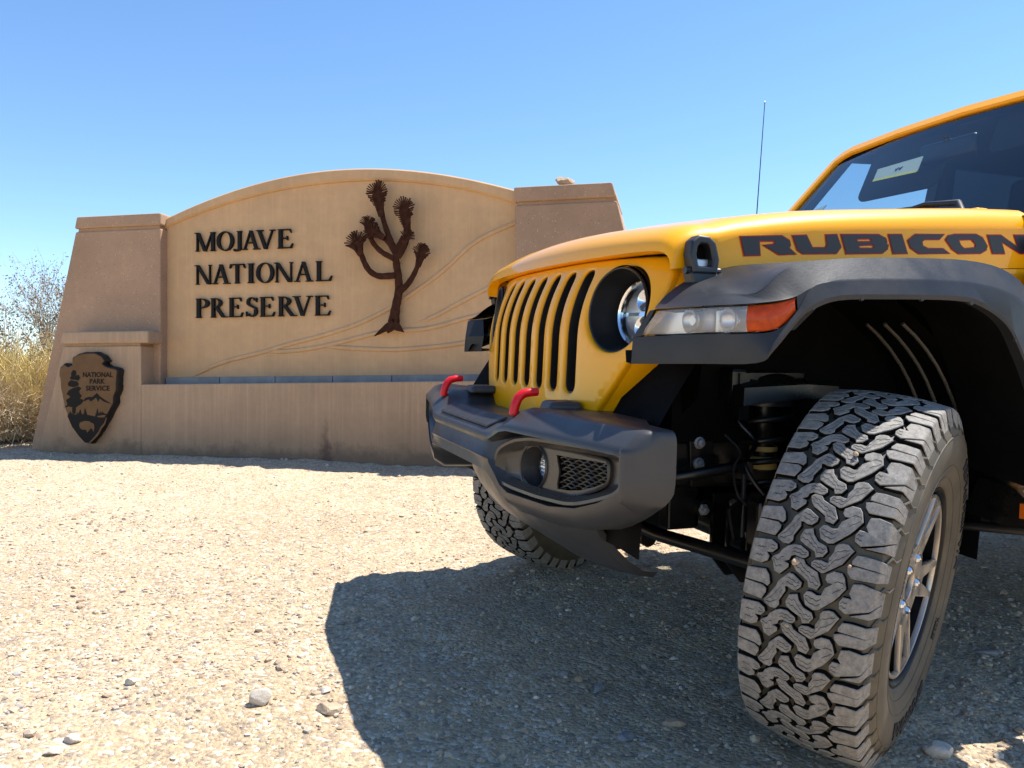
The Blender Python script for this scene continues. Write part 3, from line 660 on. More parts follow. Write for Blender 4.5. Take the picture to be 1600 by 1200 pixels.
GL = {
 'M': (1.10, stem(.09, TN) + diag(.44, 0, .07, 1, TH) + diag(.50, 0, .84, 1, TN) + stem(.84, TH) + serif(-.02, .16, 1, True)),
 'O': (.90, arcs(.45, .5, .45, .52, .17, .05, 0, 360, 40)),
 'J': (.52, stem(.24, TH, .12, 1, False, True) + arcs(.17, .10, .235, .16, .165, .06, -100, 10, 8) + [circle(.08, 0.0, .075, 10)]),
 'A': (.92, diag(.08, 0, .40, 1, TN) + diag(.66, 0, .36, 1, TH) + [[(.20, .33), (.66, .33), (.64, .385), (.22, .385)]] + serif(-.03, .25, 0) + serif(.56, .92, 0)),
 'V': (.92, diag(.38, 0, .06, 1, TH) + diag(.44, 0, .76, 1, TN) + serif(-.02, .34, 1, True) + serif(.64, .92, 1, True)),
 'E': (.74, stem(.09) + [[(.2, 0), (.66, 0), (.66, .055), (.2, .055)], [(.6, .02), (.67, 0), (.74, .24), (.70, .24)], [(.2, .945), (.62, .945), (.62, 1), (.2, 1)], [(.55, .98), (.63, 1), (.66, .80), (.63, .80)], [(.2, .50), (.50, .50), (.50, .555), (.2, .555)], [(.46, .42), (.50, .42), (.50, .64), (.46, .64)]]),
 'N': (.98, stem(.10, TN) + diag(.68, 0, .06, 1, TH*1.05) + stem(.80, TN, 0, 1, False, True) + serif(-.02, .16, 1, True)),
 'T': (.84, stem(.34, TH, 0, 1, True, False) + [[(.06, .94), (.78, .94), (.80, 1), (.04, 1)], [(0, .78), (.035, .78), (.12, .97), (.04, 1)], [(.805, .78), (.84, .78), (.80, 1), (.72, .97)]]),
 'I': (.32, stem(.08)),
 'L': (.74, stem(.09) + [[(.2, 0), (.66, 0), (.66, .055), (.2, .055)], [(.58, .02), (.67, 0), (.74, .26), (.70, .26)]]),
 'P': (.66, stem(.09) + arcs(.30, .745, .36, .255, .16, .05, -90, 90, 16) + [[(.2, .95), (.31, .95), (.31, 1), (.2, 1)], [(.2, .49), (.31, .49), (.31, .54), (.2, .54)]]),
 'R': (.84, stem(.09) + arcs(.28, .755, .34, .245, .16, .05, -90, 90, 16) + [[(.2, .95), (.29, .95), (.29, 1), (.2, 1)], [(.2, .51), (.29, .51), (.29, .56), (.2, .56)]] + diag(.62, 0, .26, .53, TH*1.15) + serif(.62, .90, 0)),
 'S': (.58, arcs(.29, .755, .25, .25, .13, .05, 20, 215, 16) + arcs(.29, .25, .27, .25, .15, .05, -160, 35, 16) + [[(.045, .66), (.12, .58), (.46, .38), (.545, .36), (.52, .47), (.20, .66)], [(.49, .74), (.53, .74), (.54, .97), (.50, .94)], [(.02, .03), (.06, .05), (.05, .28), (.01, .28)]]),
}
def upx(X): return -0.648 + (290 + X/6.4 - 307)*0.005505
TEXT = [(1.862, .150, [('M',95,315),('O',320,492),('J',490,590),('A',580,755),('V',720,910),('E',925,1085)]),
        (1.597, .155, [('N',95,275),('A',275,455),('T',450,605),('I',628,705),('O',720,895),('N',900,1095),('A',1100,1280),('L',1300,1465)]),
        (1.330, .155, [('P',95,240),('R',250,415),('E',435,585),('S',615,735),('E',750,905),('R',930,1110),('V',1085,1275),('E',1290,1450)])]
for base, h, row in TEXT:
    for ch, X0, X1 in row:
        w, polys = GL[ch]; u0, u1 = upx(X0), upx(X1); k = (u1-u0)/w; mb = MB()
        for q, poly in enumerate(polys):
            d = 0.0004*(q % 7)
            f = lambda v: (lambda a, b: (u0+a*k, v, base+b*h))
            mb.prism(poly, f(0.2345), f(0.2100+d))
        mb.build('letter', M['sign_black'], sign)

# rusted steel tree in relief
TR = sign
rel = empty('tree_relief', (0, 0, 0), sign)
rel['label'] = 'rust brown cut steel tree with seven spiky heads mounted on the panel'
W_STEM = [(.115,.075,.066,.062,.058,.050), (.056,.052,.048,.045,.042,.038), (.050,.044,.040,.038,.036), (.046,.040,.040,.040), (.055,.046,.040,.060), (.060,.052,.045,.045), (.040,.036,.030), (.052,.046,.038,.032), (.09,.05,.004), (.09,.055,.004), (.08,.05,.01)]
def ribbon(path, widths, v0, v1, sub=5):
    P = np.array(path); d = np.concatenate([[0], np.cumsum(np.hypot(*np.diff(P, axis=0).T))])
    q = np.linspace(0, d[-1], (len(P)-1)*sub+1)
    X, Z, W = np.interp(q, d, P[:, 0]), np.interp(q, d, P[:, 1]), 0.88*np.interp(q, d, widths[:len(P)])
    for _ in range(5):
        X[1:-1] = (X[:-2]+2*X[1:-1]+X[2:])/4; Z[1:-1] = (Z[:-2]+2*Z[1:-1]+Z[2:])/4
    tx, tz = np.gradient(X), np.gradient(Z); L = np.hypot(tx, tz); nx_, nz_ = -tz/L, tx/L
    jl = 1+0.05*np.sin(q*90+path[0][0]*50)
    rows = []
    for k in range(len(q)):
        w = W[k]/2*jl[k]
        a = (X[k]+nx_[k]*w, Z[k]+nz_[k]*w); b = (X[k]-nx_[k]*w, Z[k]-nz_[k]*w)
        rows.append([(a[0], v1, a[1]), (a[0], v0+.004, a[1]), (X[k], v0-.004, Z[k]), (b[0], v0+.004, b[1]), (b[0], v1, b[1])])
    return MB().loft(rows, close_u=True, cap=True)
rs = random.Random(3)
for k, (path, w) in enumerate(zip(JT_STEM, W_STEM)):
    dv = 0.0022*k
    ribbon(path, w, 0.165-dv, 0.185-dv).build('trunk' if k == 0 else ('root' if k > 7 else 'branch'), M['rust_steel'], rel, smooth=40)
HW = (.085, .058, .070, .083, .082, .055, .066)
for k, ((b0, b1), hw) in enumerate(zip(JT_HEAD, HW)):
    bx, bz = b0; tx_, tz_ = b1; L = math.hypot(tx_-bx, tz_-bz); ang = math.atan2(tz_-bz, tx_-bx)
    mb = MB(); dv = 0.022 + 0.003*k
    f = lambda v: (lambda a, b: (bx+a*math.cos(ang)-b*math.sin(ang), v, bz+a*math.sin(ang)+b*math.cos(ang)))
    core = [(-.02, -.02), (L*.35, -hw*.42), (L*.72, -hw*.54), (L*.93, -hw*.34), (L*1.0, 0), (L*.93, hw*.34), (L*.72, hw*.54), (L*.35, hw*.42), (-.02, .02)]
    mb.prism(core, f(0.180-dv), f(0.166-dv))
    n = 30
    for q in range(n):
        s = q/(n-1)*2-1; e = abs(s)
        if e < 0.45:       # fan over the tip
            a = s/0.45*math.radians(82); base = (L*.80, 0); r0, r1 = hw*.25, hw*1.02
            d = (math.cos(a), math.sin(a))
        else:
            tt = (e-0.45)/0.55; sg_ = 1 if s > 0 else -1
            base = (lerp(L*.78, L*.08, tt), 0); a = sg_*math.radians(lerp(82, 52, tt)); r0 = hw*.18; r1 = lerp(hw*1.02, hw*.42, tt)
            d = (math.cos(a), math.sin(a))
        r1 *= rs.uniform(.92, 1.15); wd = hw*.046
        p = (-d[1]*wd, d[0]*wd)
        c0 = (base[0]+d[0]*r0, base[1]+d[1]*r0); c1 = (base[0]+d[0]*r1, base[1]+d[1]*r1)
        vj = rs.uniform(-.004, .010)
        mb.prism([(c0[0]-p[0]*.8, c0[1]-p[1]*.8), (c1[0]-p[0]*1.2, c1[1]-p[1]*1.2), (c1[0]+p[0]*1.2, c1[1]+p[1]*1.2), (c0[0]+p[0]*.8, c0[1]+p[1]*.8)], f(0.172-dv+vj), f(0.164-dv-vj))
    mb.build('leaf_head', M['rust_steel'], rel)
for u, z in [JT_STEM[0][1], JT_STEM[0][4]]:
    MB().tube([(u, .17, z), (u, .245, z)], .012, 8).build('standoff', M['rust_steel'], rel)

# arrowhead emblem
emb = empty('emblem', (0, 0, 0), sign)
emb['label'] = 'arrowhead emblem in brown and black'
rj = random.Random(5)
def rough(poly, amp, sub=3):
    out = []
    for i in range(len(poly)):
        a, b = poly[i], poly[(i+1) % len(poly)]
        for k in range(sub):
            t = k/sub; out.append((lerp(a[0], b[0], t)+rj.uniform(-amp, amp), lerp(a[1], b[1], t)+rj.uniform(-amp, amp)))
    return out
out_ = rough(ARROW, 0.0035)
mb = MB(); n = len(out_)
rows = [[(a, v, b) for a, b in inset(out_, ins)] for v, ins in ((-0.006, -.004), (-0.035, -.006), (-0.062, 0.0), (-0.070, 0.007))]
mb.loft(rows, close_u=True, cap=True).build('backing', M['emblem_dark'], emb, smooth=30)
face = inset(ARROW, 0.010)
slab('face_plate', face, -0.0735, -0.066, M['emblem_brown'], 0.0015, emb)
def prints(name, polys, v, mat):
    mb = MB()
    for k, q in enumerate(polys): mb.prism(q, uz(v+.002), uz(v-0.00025*k))
    return mb.build(name, mat, emb)
prints('tree_print', [rough(q, .004, 2) for q in EMB_TREE], -0.0752, M['print_black'])
prints('land_print', EMB_LAND, -0.0752, M['print_black'])
prints('bison_print', EMB_BISON, -0.0775, M['emblem_brown'])
for body, X, Y, wdt in (('NATIONAL', 552, 370, 365), ('PARK', 547, 447, 185), ('SERVICE', 553, 528, 290)):
    me = text_mesh(body, 1.0, 0.5, 1.05, bold=0.026)
    xs = [v.co.x for v in me.vertices]; ysz = [v.co.y for v in me.vertices]
    w0 = max(xs)-min(xs); h0 = max(ysz)-min(ysz)
    W_ = wdt/7.5*0.00548; H_ = 55/7.5*0.0055
    cu_ = -1.672+(80+X/7.5-92)*0.00578; cz = 1.0485-(540+Y/7.5-551)*0.00505
    warp(me, lambda x, y, z: ((x-(max(xs)+min(xs))/2)/w0*W_+cu_, -0.0745-0.0012*(z+0.5), y/h0*H_+cz))
    me.materials.append(M['print_black'])
    finish('lettering', me, emb, fix=False)

# ------------------------------------------------------------------ the yellow off-road vehicle
# local axes: x forward, y to its left (towards the camera), z up; origin on the ground under the front axle
VEX = Vector((-0.939735, -0.341904, 0.0)); VEY = Vector((0.341330, -0.938159, -0.057886)); VEZ = Vector((0.019792, -0.054398, 0.998323))
VM = Matrix((VEX, VEY, VEZ)).transposed().to_4x4(); VM.translation = Vector((0.504, 2.616, 0.0))
car = empty('off_road_vehicle', mat=VM)
tag(car, 'yellow four wheel drive with dark fender flares, slotted grille and black bumper', 'off-road vehicle')
YP, FP, BP, BK, CH = M['yellow_paint'], M['flare_plastic'], M['bumper_plastic'], M['black_plastic'], M['chassis_black']

def resample(poly, n):
    P = np.array(poly+[poly[0]]); d = np.concatenate([[0], np.cumsum(np.hypot(*np.diff(P, axis=0).T))])
    q = np.linspace(0, d[-1], n, endpoint=False); return [(float(np.interp(t, d, P[:, 0])), float(np.interp(t, d, P[:, 1]))) for t in q]

def smooth_rows(rows, sub):
    out = []
    for r in rows:
        P = np.array(r); n = len(P); res = []
        for i in range(n-1):
            p0, p1, p2, p3 = P[max(i-1, 0)], P[i], P[i+1], P[min(i+2, n-1)]
            for k in range(sub):
                t = k/sub
                res.append(tuple(0.5*((2*p1)+(-p0+p2)*t+(2*p0-5*p1+4*p2-p3)*t*t+(-p0+3*p1-3*p2+p3)*t**3)))
        res.append(tuple(P[-1])); out.append(res)
    return out
# ---- hood
def hood_top(x): return interp(x, [-.80,-.43,-.33,0,.08,.2,.27,.36,.43,.47], [1.327,1.310,1.300,1.274,1.264,1.247,1.234,1.208,1.180,1.165])
def hood_seam(x): return 1.098 + 0.048*(0.42-x)
def hood_side(x): return 0.655 + 0.04*(0.42-x)/1.17
def hood_sec(x, front=0.0):
    zs, zt, ys = hood_seam(x), hood_top(x), hood_side(x); h = zt-zs
    half = [(ys, zs), (ys, zs+.3*h), (ys, zs+.60*h), (ys-.006, zs+.72*h), (ys-.022, zs+.84*h), (ys-.050, zs+.935*h), (ys-.090, zs+.985*h), (ys-.15, zt+.002), (.40, zt+.010), (.26, zt+.018), (.12, zt+.022)]
    full = half + [(0, zt+.023)] + [(-y, z) for y, z in half[::-1]]
    return full
lipz = [1.097, 1.108, 1.121, 1.129, 1.137, 1.143, 1.146, 1.148, 1.150, 1.151, 1.152]
lipy = [.655, .654, .650, .643, .630, .606, .575, .52, .40, .26, .12]
lip = [(y, z) for y, z in zip(lipy, lipz)] + [(0, 1.152)] + [(-y, z) for y, z in zip(lipy[::-1], lipz[::-1])]
def cplan(y): return 0.10*y*y
X0, X1 = 0.462, 0.320
sec1 = hood_sec(X1); rows = []
rows.append([(X0-0.035-cplan(y), y*0.985, z-.004) for y, z in lip])
rows.append([(X0-0.003-cplan(y), y, z-.001) for y, z in lip])
for k in range(0, 8):
    t = k/7*math.pi/2; s_, c_ = math.sin(t), 1-math.cos(t)
    rows.append([(lerp(X0-cplan(l[0]), X1-cplan(l[0])*0.55, c_), lerp(l[0], s[0], s_), lerp(l[1], s[1], s_)) for l, s in zip(lip, sec1)])
for x in (.26, .16, .05, -.08, -.22, -.36, -.50, -.60, -.665):
    f = max(0, 1-(X1-x)/0.5)*0.55
    rows.append([(x-cplan(y)*f, y, z) for y, z in hood_sec(x)])
hood = MB().loft(rows).build('hood', YP, car, smooth=50)

# ---- grille
def grille_x(y, z): return 0.516 - 0.40*abs(y)**3 - 0.03*(z-0.70) - 1.5*max(0, z-0.94)**2
gh = [(0, .700), (.20, .702), (.33, .708), (.385, .722), (.425, .755), (.475, .815), (.520, .875), (.560, .935), (.590, 1.00), (.606, 1.055), (.606, 1.092), (.592, 1.120), (.565, 1.138), (.50, 1.142), (.25, 1.146), (0, 1.147)]
g_out = gh + [(-y, z) for y, z in gh[-2:0:-1]]
slots = []
for k in range(-3, 4):
    yc = k*0.098
    slots.append(rrect(yc-.0300, .794, yc+.0300, 1.122, .0270, 6))
HLY, HLZ, HLR = 0.460, 1.013, 0.107
def dense(P, st=.018):
    out = []
    for i in range(len(P)):
        a, b = P[i], P[(i+1) % len(P)]; n = max(1, int(math.hypot(b[0]-a[0], b[1]-a[1])/st))
        out += [(lerp(a[0], b[0], k/n), lerp(a[1], b[1], k/n)) for k in range(n)]
    return out
slots = [dense(s) for s in slots]; g_out = dense(g_out)
outl = [g_out] + slots + [circle(s*HLY, HLZ, HLR, 48) for s in (1, -1)]
me = plate('grille', outl, 0.0015, 0.007, 3, grid=0.024)
warp(me, lambda y, z, d: (grille_x(y, z)+d-0.0085, y, z))
me.materials.append(YP)
grille = finish('grille', me, car, smooth=40)
# returns of the grille round to the sides
for mir in (False, True):
    edge = gh[4:13]; rows = []
    for dx, dy in ((-.012, -.004), (-.030, .008), (-.085, .030), (-.10, .028)):
        rows.append([(grille_x(y, z)+dx, y+dy*min(1, (1.12-z)/.1+.3), z) for y, z in edge])
    MB().loft(rows).build('grille_side', YP, car, smooth=35, mirror=mir)
for k in range(-3, 4):
    yc = k*0.098; mb = MB()
    o_, i_ = rrect(yc-.035, .786, yc+.035, 1.129, .029, 6), rrect(yc-.0265, .798, yc+.0265, 1.118, .023, 6)
    o_, i_ = dense(o_), dense(i_)
    if len(o_) != len(i_):
        m_ = max(len(o_), len(i_)); o_, i_ = resample(o_, m_), resample(i_, m_)
    f = lambda dx: (lambda a, b: (grille_x(a, b)+dx, a, b))
    mb.ring(o_, i_, f(-.085), f(-.0095))
    mb.build('slot_liner', BK, car, smooth=40)
mb = MB()
for z in np.arange(.80, 1.13, .0125): mb.box((0.385-.127*(z-.95), 0, z), (.006, .70, .0035))
for y in np.arange(-.32, .325, .0125): mb.add([(.388+.019, y-.0015, .80), (.388+.019, y+.0015, .80), (.388-.0225, y+.0015, 1.13), (.388-.0225, y-.0015, 1.13)], [(0,1,2,3)])
mb.build('grille_mesh', BK, car, fix=False)
MB().box((.33, 0, .93), (.03, .66, .42)).build('radiator', M['liner_black'], car)
# headlights
for s in (1, -1):
    cx = grille_x(HLY, HLZ); ax = Vector((1, 0, 0.12)).normalized()
    hl = empty('headlight', (cx, s*HLY, HLZ), car); hl.rotation_euler = (0, -0.10, s*0.24); hl.scale = (1, .955, .955)
    MB().lathe([(-.016, .1125), (-.010, .1105), (-.012, .107), (-.034, .102), (-.086, .0935), (-.096, .088), (-.106, .088), (-.106, .116), (-.02, .118)], 56, 'x').build('bezel', BK, hl, smooth=35)
    MB().lathe([(-.114, .090), (-.086, .0895), (-.078, .0875), (-.082, .083), (-.114, .080)], 48, 'x', (0, s*.014, 0)).build('chrome_ring', M['chrome'], hl, smooth=40)
    MB().lathe([(-.156, .001), (-.151, .030), (-.131, .062), (-.098, .083)], 40, 'x', (0, s*.014, 0)).build('reflector', M['silver_reflector'], hl, smooth=60)
    mb = MB()
    mb.box((-.111, s*.014, .0), (.03, .15, .010)); mb.lathe([(-.126, .001), (-.092, .024), (-.090, .030), (-.126, .034)], 24, 'x', (0, s*.014, .036)); mb.lathe([(-.126, .001), (-.092, .024), (-.090, .030), (-.126, .034)], 24, 'x', (0, s*.014, -.036))
    mb.build('projector', M['chrome'], hl, smooth=40)
    MB().lathe([(-.086, .0845), (-.074, .074), (-.064, .056), (-.057, .030), (-.055, .0005)], 48, 'x', (0, s*.014, 0)).build('lens', M['lamp_lens'], hl, smooth=80)

# ---- hood latches
for mir in (False, True):
    la = empty('hood_latch', (0, 0, 0), car)
    o_ = [(.325, 1.088), (.318, 1.12), (.326, 1.158), (.343, 1.172), (.370, 1.174), (.388, 1.160), (.394, 1.13), (.388, 1.088)]
    i_ = [(.340, 1.104), (.337, 1.12), (.342, 1.148), (.350, 1.154), (.366, 1.154), (.374, 1.146), (.377, 1.13), (.373, 1.104)]
    f = lambda y: (lambda a, b: (a, y + 0.10*(b-1.09)*-1, b))
    MB().ring(o_, i_, f(.668), f(.702)).build('loop', BK, la, bevel=.006, seg=3, smooth=40, mirror=mir)
    MB().prism([(.333, 1.062), (.320, 1.092), (.395, 1.092), (.388, 1.062)], f(.664), f(.700)).build('base', BK, la, bevel=.006, mirror=mir)
    MB().tube([(.312, .688, 1.094), (.402, .688, 1.094)], .0085, 10).build('pivot', BK, la, mirror=mir)
    MB().prism([(.336, 1.100), (.336, 1.156), (.378, 1.156), (.378, 1.100)], f(.664), f(.672)).build('latch_plate', M['liner_black'], la, mirror=mir)
    MB().prism([(.338, 1.100), (.336, 1.122), (.376, 1.122), (.375, 1.100)], f(.674), f(.684)).build('keeper', M['bolt_steel'], la, bevel=.003, mirror=mir)

# ---- lettering along the hood
def side_map(dy): return lambda a, b: (a, hood_side(a)+dy, b)
for ch, pls in DECAL.items():
    big = inset(pls[0], -0.0026)
    holes = [inset(h, 0.0024) for h in pls[1:]]
    for name, ol, dy, mat in (('letter_edge', [big]+holes, .0012, M['decal_red']), ('letter', pls, .0022, M['decal_black'])):
        me = plate(name, ol, 0.0003, grid=.02)
        warp(me, lambda a, b, d: (a, hood_side(a)+dy+d, b)); me.materials.append(mat)
        finish(name, me, car, fix=False)

# ---- fender flare with its lamp (left, then mirrored for the right)
Trow = [(.482,.700,1.006),(.432,.800,1.010),(.386,.895,1.013),(.335,.925,1.020),(.295,.930,1.030),(.260,.930,1.047),(.198,.930,1.064),(.073,.930,1.073),(-.062,.930,1.077),(-.168,.930,1.076),(-.263,.930,1.063),(-.330,.930,1.038),(-.378,.930,.985),(-.42,.930,.90),(-.46,.930,.78),(-.49,.930,.60)]
Brow = [(.470,.685,1.012),(.430,.745,1.026),(.388,.810,1.036),(.345,.860,1.036),(.290,.860,1.080),(.234,.860,1.104),(.138,.860,1.116),(.050,.860,1.123),(-.080,.860,1.129),(-.208,.860,1.131),(-.308,.860,1.120),(-.382,.860,1.089),(-.435,.860,1.03),(-.48,.860,.93),(-.515,.860,.79),(-.54,.860,.60)]
Brow = [(x+.012, .882, z) if q == 3 else ((x+.019, .895, z-.002) if q > 3 else (x, y, z)) for q, (x, y, z) in enumerate(Brow)]
Irow = [(.458,.672,1.018),(.430,.670,1.044),(.389,.668,1.070),(.330,.662,1.092),(.265,.660,1.110),(.200,.660,1.120),(.12,.660,1.124),(.05,.660,1.131),(-.08,.660,1.137),(-.21,.660,1.139),(-.32,.660,1.128),(-.40,.660,1.093),(-.455,.660,1.03),(-.495,.660,.93),(-.525,.660,.79),(-.545,.660,.60)]
Crow = [(.506,.650,.943),(.432,.797,.951),(.386,.897,.953),(.338,.929,.962),(.293,.932,1.003)]
Drow = [(.509,.650,.884),(.433,.800,.890),(.375,.918,.896),(.350,.938,.922),(.292,.940,.985),(.262,.940,1.004),(.200,.940,1.024),(.075,.940,1.031),(-.110,.940,1.035),(-.190,.940,1.024),(-.268,.940,.985),(-.318,.940,.920),(-.36,.940,.85),(-.39,.940,.78),(-.41,.940,.70),(-.43,.940,.60)]
for mir in (False, True):
    mb = MB()
    B2 = [tuple(np.array(b)*.93+np.array(t)*.07) for b, t in zip(Brow, Trow)]
    Bi = [tuple(np.array(b)*.9+np.array(i)*.1) for b, i in zip(Brow, Irow)]
    T2 = [tuple(np.array(t)*.94+np.array(b)*.06) for b, t in zip(Brow, Trow)]
    mb.loft(smooth_rows([Irow, Bi, Brow, B2, T2, Trow], 4))
    # outer face from the mid crease to the lower lip, wrapping under the lamp
    Cfull = Crow + Trow[5:]
    Lip = [(x-.0, y+.002, z+.010) for x, y, z in Drow]
    Cb = [tuple(np.array(c)*.9+np.array(d)*.1) for c, d in zip(Cfull, Lip)]
    Un = [(x-.004, y-.030, z+.003) for x, y, z in Drow]; Un2 = [(x-.012, min(.700, y-.05), z+.030) for x, y, z in Drow]
    mb.loft(smooth_rows([Cfull, Cb, Lip, Drow, Un], 4))
    MB().loft(smooth_rows([Un, Un2], 4)).build('flare_lining', M['liner_black'], car, smooth=30, mirror=mir)
    # link top plate to outer face behind the lamp, and the front end
    mb.loft([[Trow[4], Trow[5]], [Crow[4], Trow[5]]])
    fl = mb.build('fender_flare', FP, car, smooth=28, mirror=mir)
    mb = MB()      # lamp box behind the lens and its inboard end
    lampT = [(x-.010, y-.006, z-.004) for x, y, z in Trow[:5]]; lampB = [(x-.010, y-.006, z+.002) for x, y, z in Crow]
    backT = [(x-.075, y-.04, z-.004) for x, y, z in Trow[:5]]; backB = [(x-.075, y-.04, z+.002) for x, y, z in Crow]
    mb.loft([[(x, y, z) for x, y, z in Crow], lampB, backB, backT, lampT, [(x, y, z-.001) for x, y, z in Trow[:5]]])
    mb.add([(.509,.650,.885), (.506,.650,.942), (.486,.687,1.001), (.440,.640,1.008), (.450,.600,.945), (.455,.610,.888)], [(0,1,4,5), (1,2,3,4)])
    mb.add([(.506,.650,.943), (.486,.687,1.002), (.482,.700,1.004), (.497,.672,.946)], [(0,1,2,3)])
    mb.add([(.509,.650,.885), (.433,.800,.891), (.375,.918,.897), (.34,.640,.897), (.455,.600,.888)], [(0,1,2,3,4)])
    mb.build('lamp_box', FP, car, smooth=25, mirror=mir)
    lamp = empty('marker_lamp', (0, 0, 0), car)
    def lens(t0, t1, name, mat, n=8, push=0.004):
        P = smooth_rows([Trow[:5], Crow], 6); m = len(P[0]); rows = []
        sl0, sl1 = int(t0*(m-1)), int(t1*(m-1))
        top, bot = P[0][sl0:sl1+1], P[1][sl0:sl1+1]
        for k in range(7):
            s = lerp(.07, .93, k/6); d = push*(1-abs(2*k/6-1)**3)-.006
            rows.append([(lerp(a[0], b[0], s)+d*.8, lerp(a[1], b[1], s)+d*.6, lerp(a[2], b[2], s)) for a, b in zip(top, bot)])
        return MB().loft(rows).build(name, mat, lamp, smooth=60, mirror=mir)
    lens(.06, .54, 'clear_lens', M['frosted_lens'], push=.009)
    lens(.54, .98, 'amber_lens', M['amber_lens'], push=.008)
    mb = MB()
    for cx, cy, r in ((.424, .748, .027), (.388, .835, .027)):
        mb.lathe([(-.020, .002), (-.016, r*.6), (-.004, r*.96), (.001, r)], 24, 'x', (cx, cy, .981))
    mb.box((.405, .795, .981), (.03, .004, .05))
    mb.build('reflector', M['silver_reflector'], lamp, smooth=60, mirror=mir)
    mb = MB()
    mb.loft([[(x-.045, y-.02, z-.008) for x, y, z in Trow[:4]], [(x-.045, y-.02, z+.006) for x, y, z in Crow[:4]]])
    mb.build('lamp_back', M['silver_reflector'], lamp, mirror=mir)
    mb = MB(); mb.lathe([(0, .004), (.004, .009), (.006, .012)], 12, 'x', (.345, .862, .985)); mb.tube([(.31, .862, .985), (.346, .862, .985)], .009, 10)
    mb.build('bulb', M['amber_reflector'], lamp, mirror=mir)
    for x, z in ((.14, 1.031), (-.02, 1.036), (-.16, 1.032), (-.30, .955), (.262, 1.008)):
        MB().lathe([(.001, .001), (.001, .005), (-.004, .0065)], 12, 'y', (x, .940, z)).build('clip', BK, car, mirror=mir)

# ---- body behind the flare, inner fenders, wheel-house liner
for mir in (False, True):
    MB().loft([[(.36, .640, 1.094), (.30, .645, 1.100), (0, .655, 1.118), (-.36, .668, 1.135), (-.62, .690, 1.146), (-.66, .70, 1.150)],
               [(.36, .640, 1.00), (.30, .645, 1.088), (0, .655, 1.105), (-.42, .668, 1.10), (-.60, .690, .80), (-.66, .70, .80)]]).build('fender', YP, car, smooth=30, mirror=mir)
    mb = MB(); rows = []
    for k in range(22):
        a = math.radians(lerp(-8, 196, k/21)); r = 0.545 + (0.012 if k % 3 == 0 else 0)
        x, z = .0+r*math.cos(a)*.93 - .01, .53+r*math.sin(a)*1.0
        z = min(z, 1.085)
        rows.append([(x, .70, z), (x, .60, z+.004), (x, .47, z+.002)])
    mb.loft(rows).build('wheel_liner', M['liner_black'], car, smooth=30, mirror=mir)
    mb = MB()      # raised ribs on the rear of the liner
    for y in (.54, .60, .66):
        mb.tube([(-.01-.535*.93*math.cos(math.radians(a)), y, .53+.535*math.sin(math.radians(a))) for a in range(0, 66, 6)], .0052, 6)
    mb.build('liner_rib', M['rib_sheen_plastic'], car, smooth=60, mirror=mir)
    MB().box((-.17, .46, .90), (.92, .02, .44)).build('inner_fender', M['liner_black'], car, mirror=mir)
    mb = MB()
    mb.loft([[(.27, .58, 1.06), (.27, .40, 1.06)], [(.27, .57, .90), (.27, .40, .80)], [(.26, .54, .80), (.26, .40, .70)]])
    mb.build('splash_guard', M['liner_black'], car, mirror=mir)

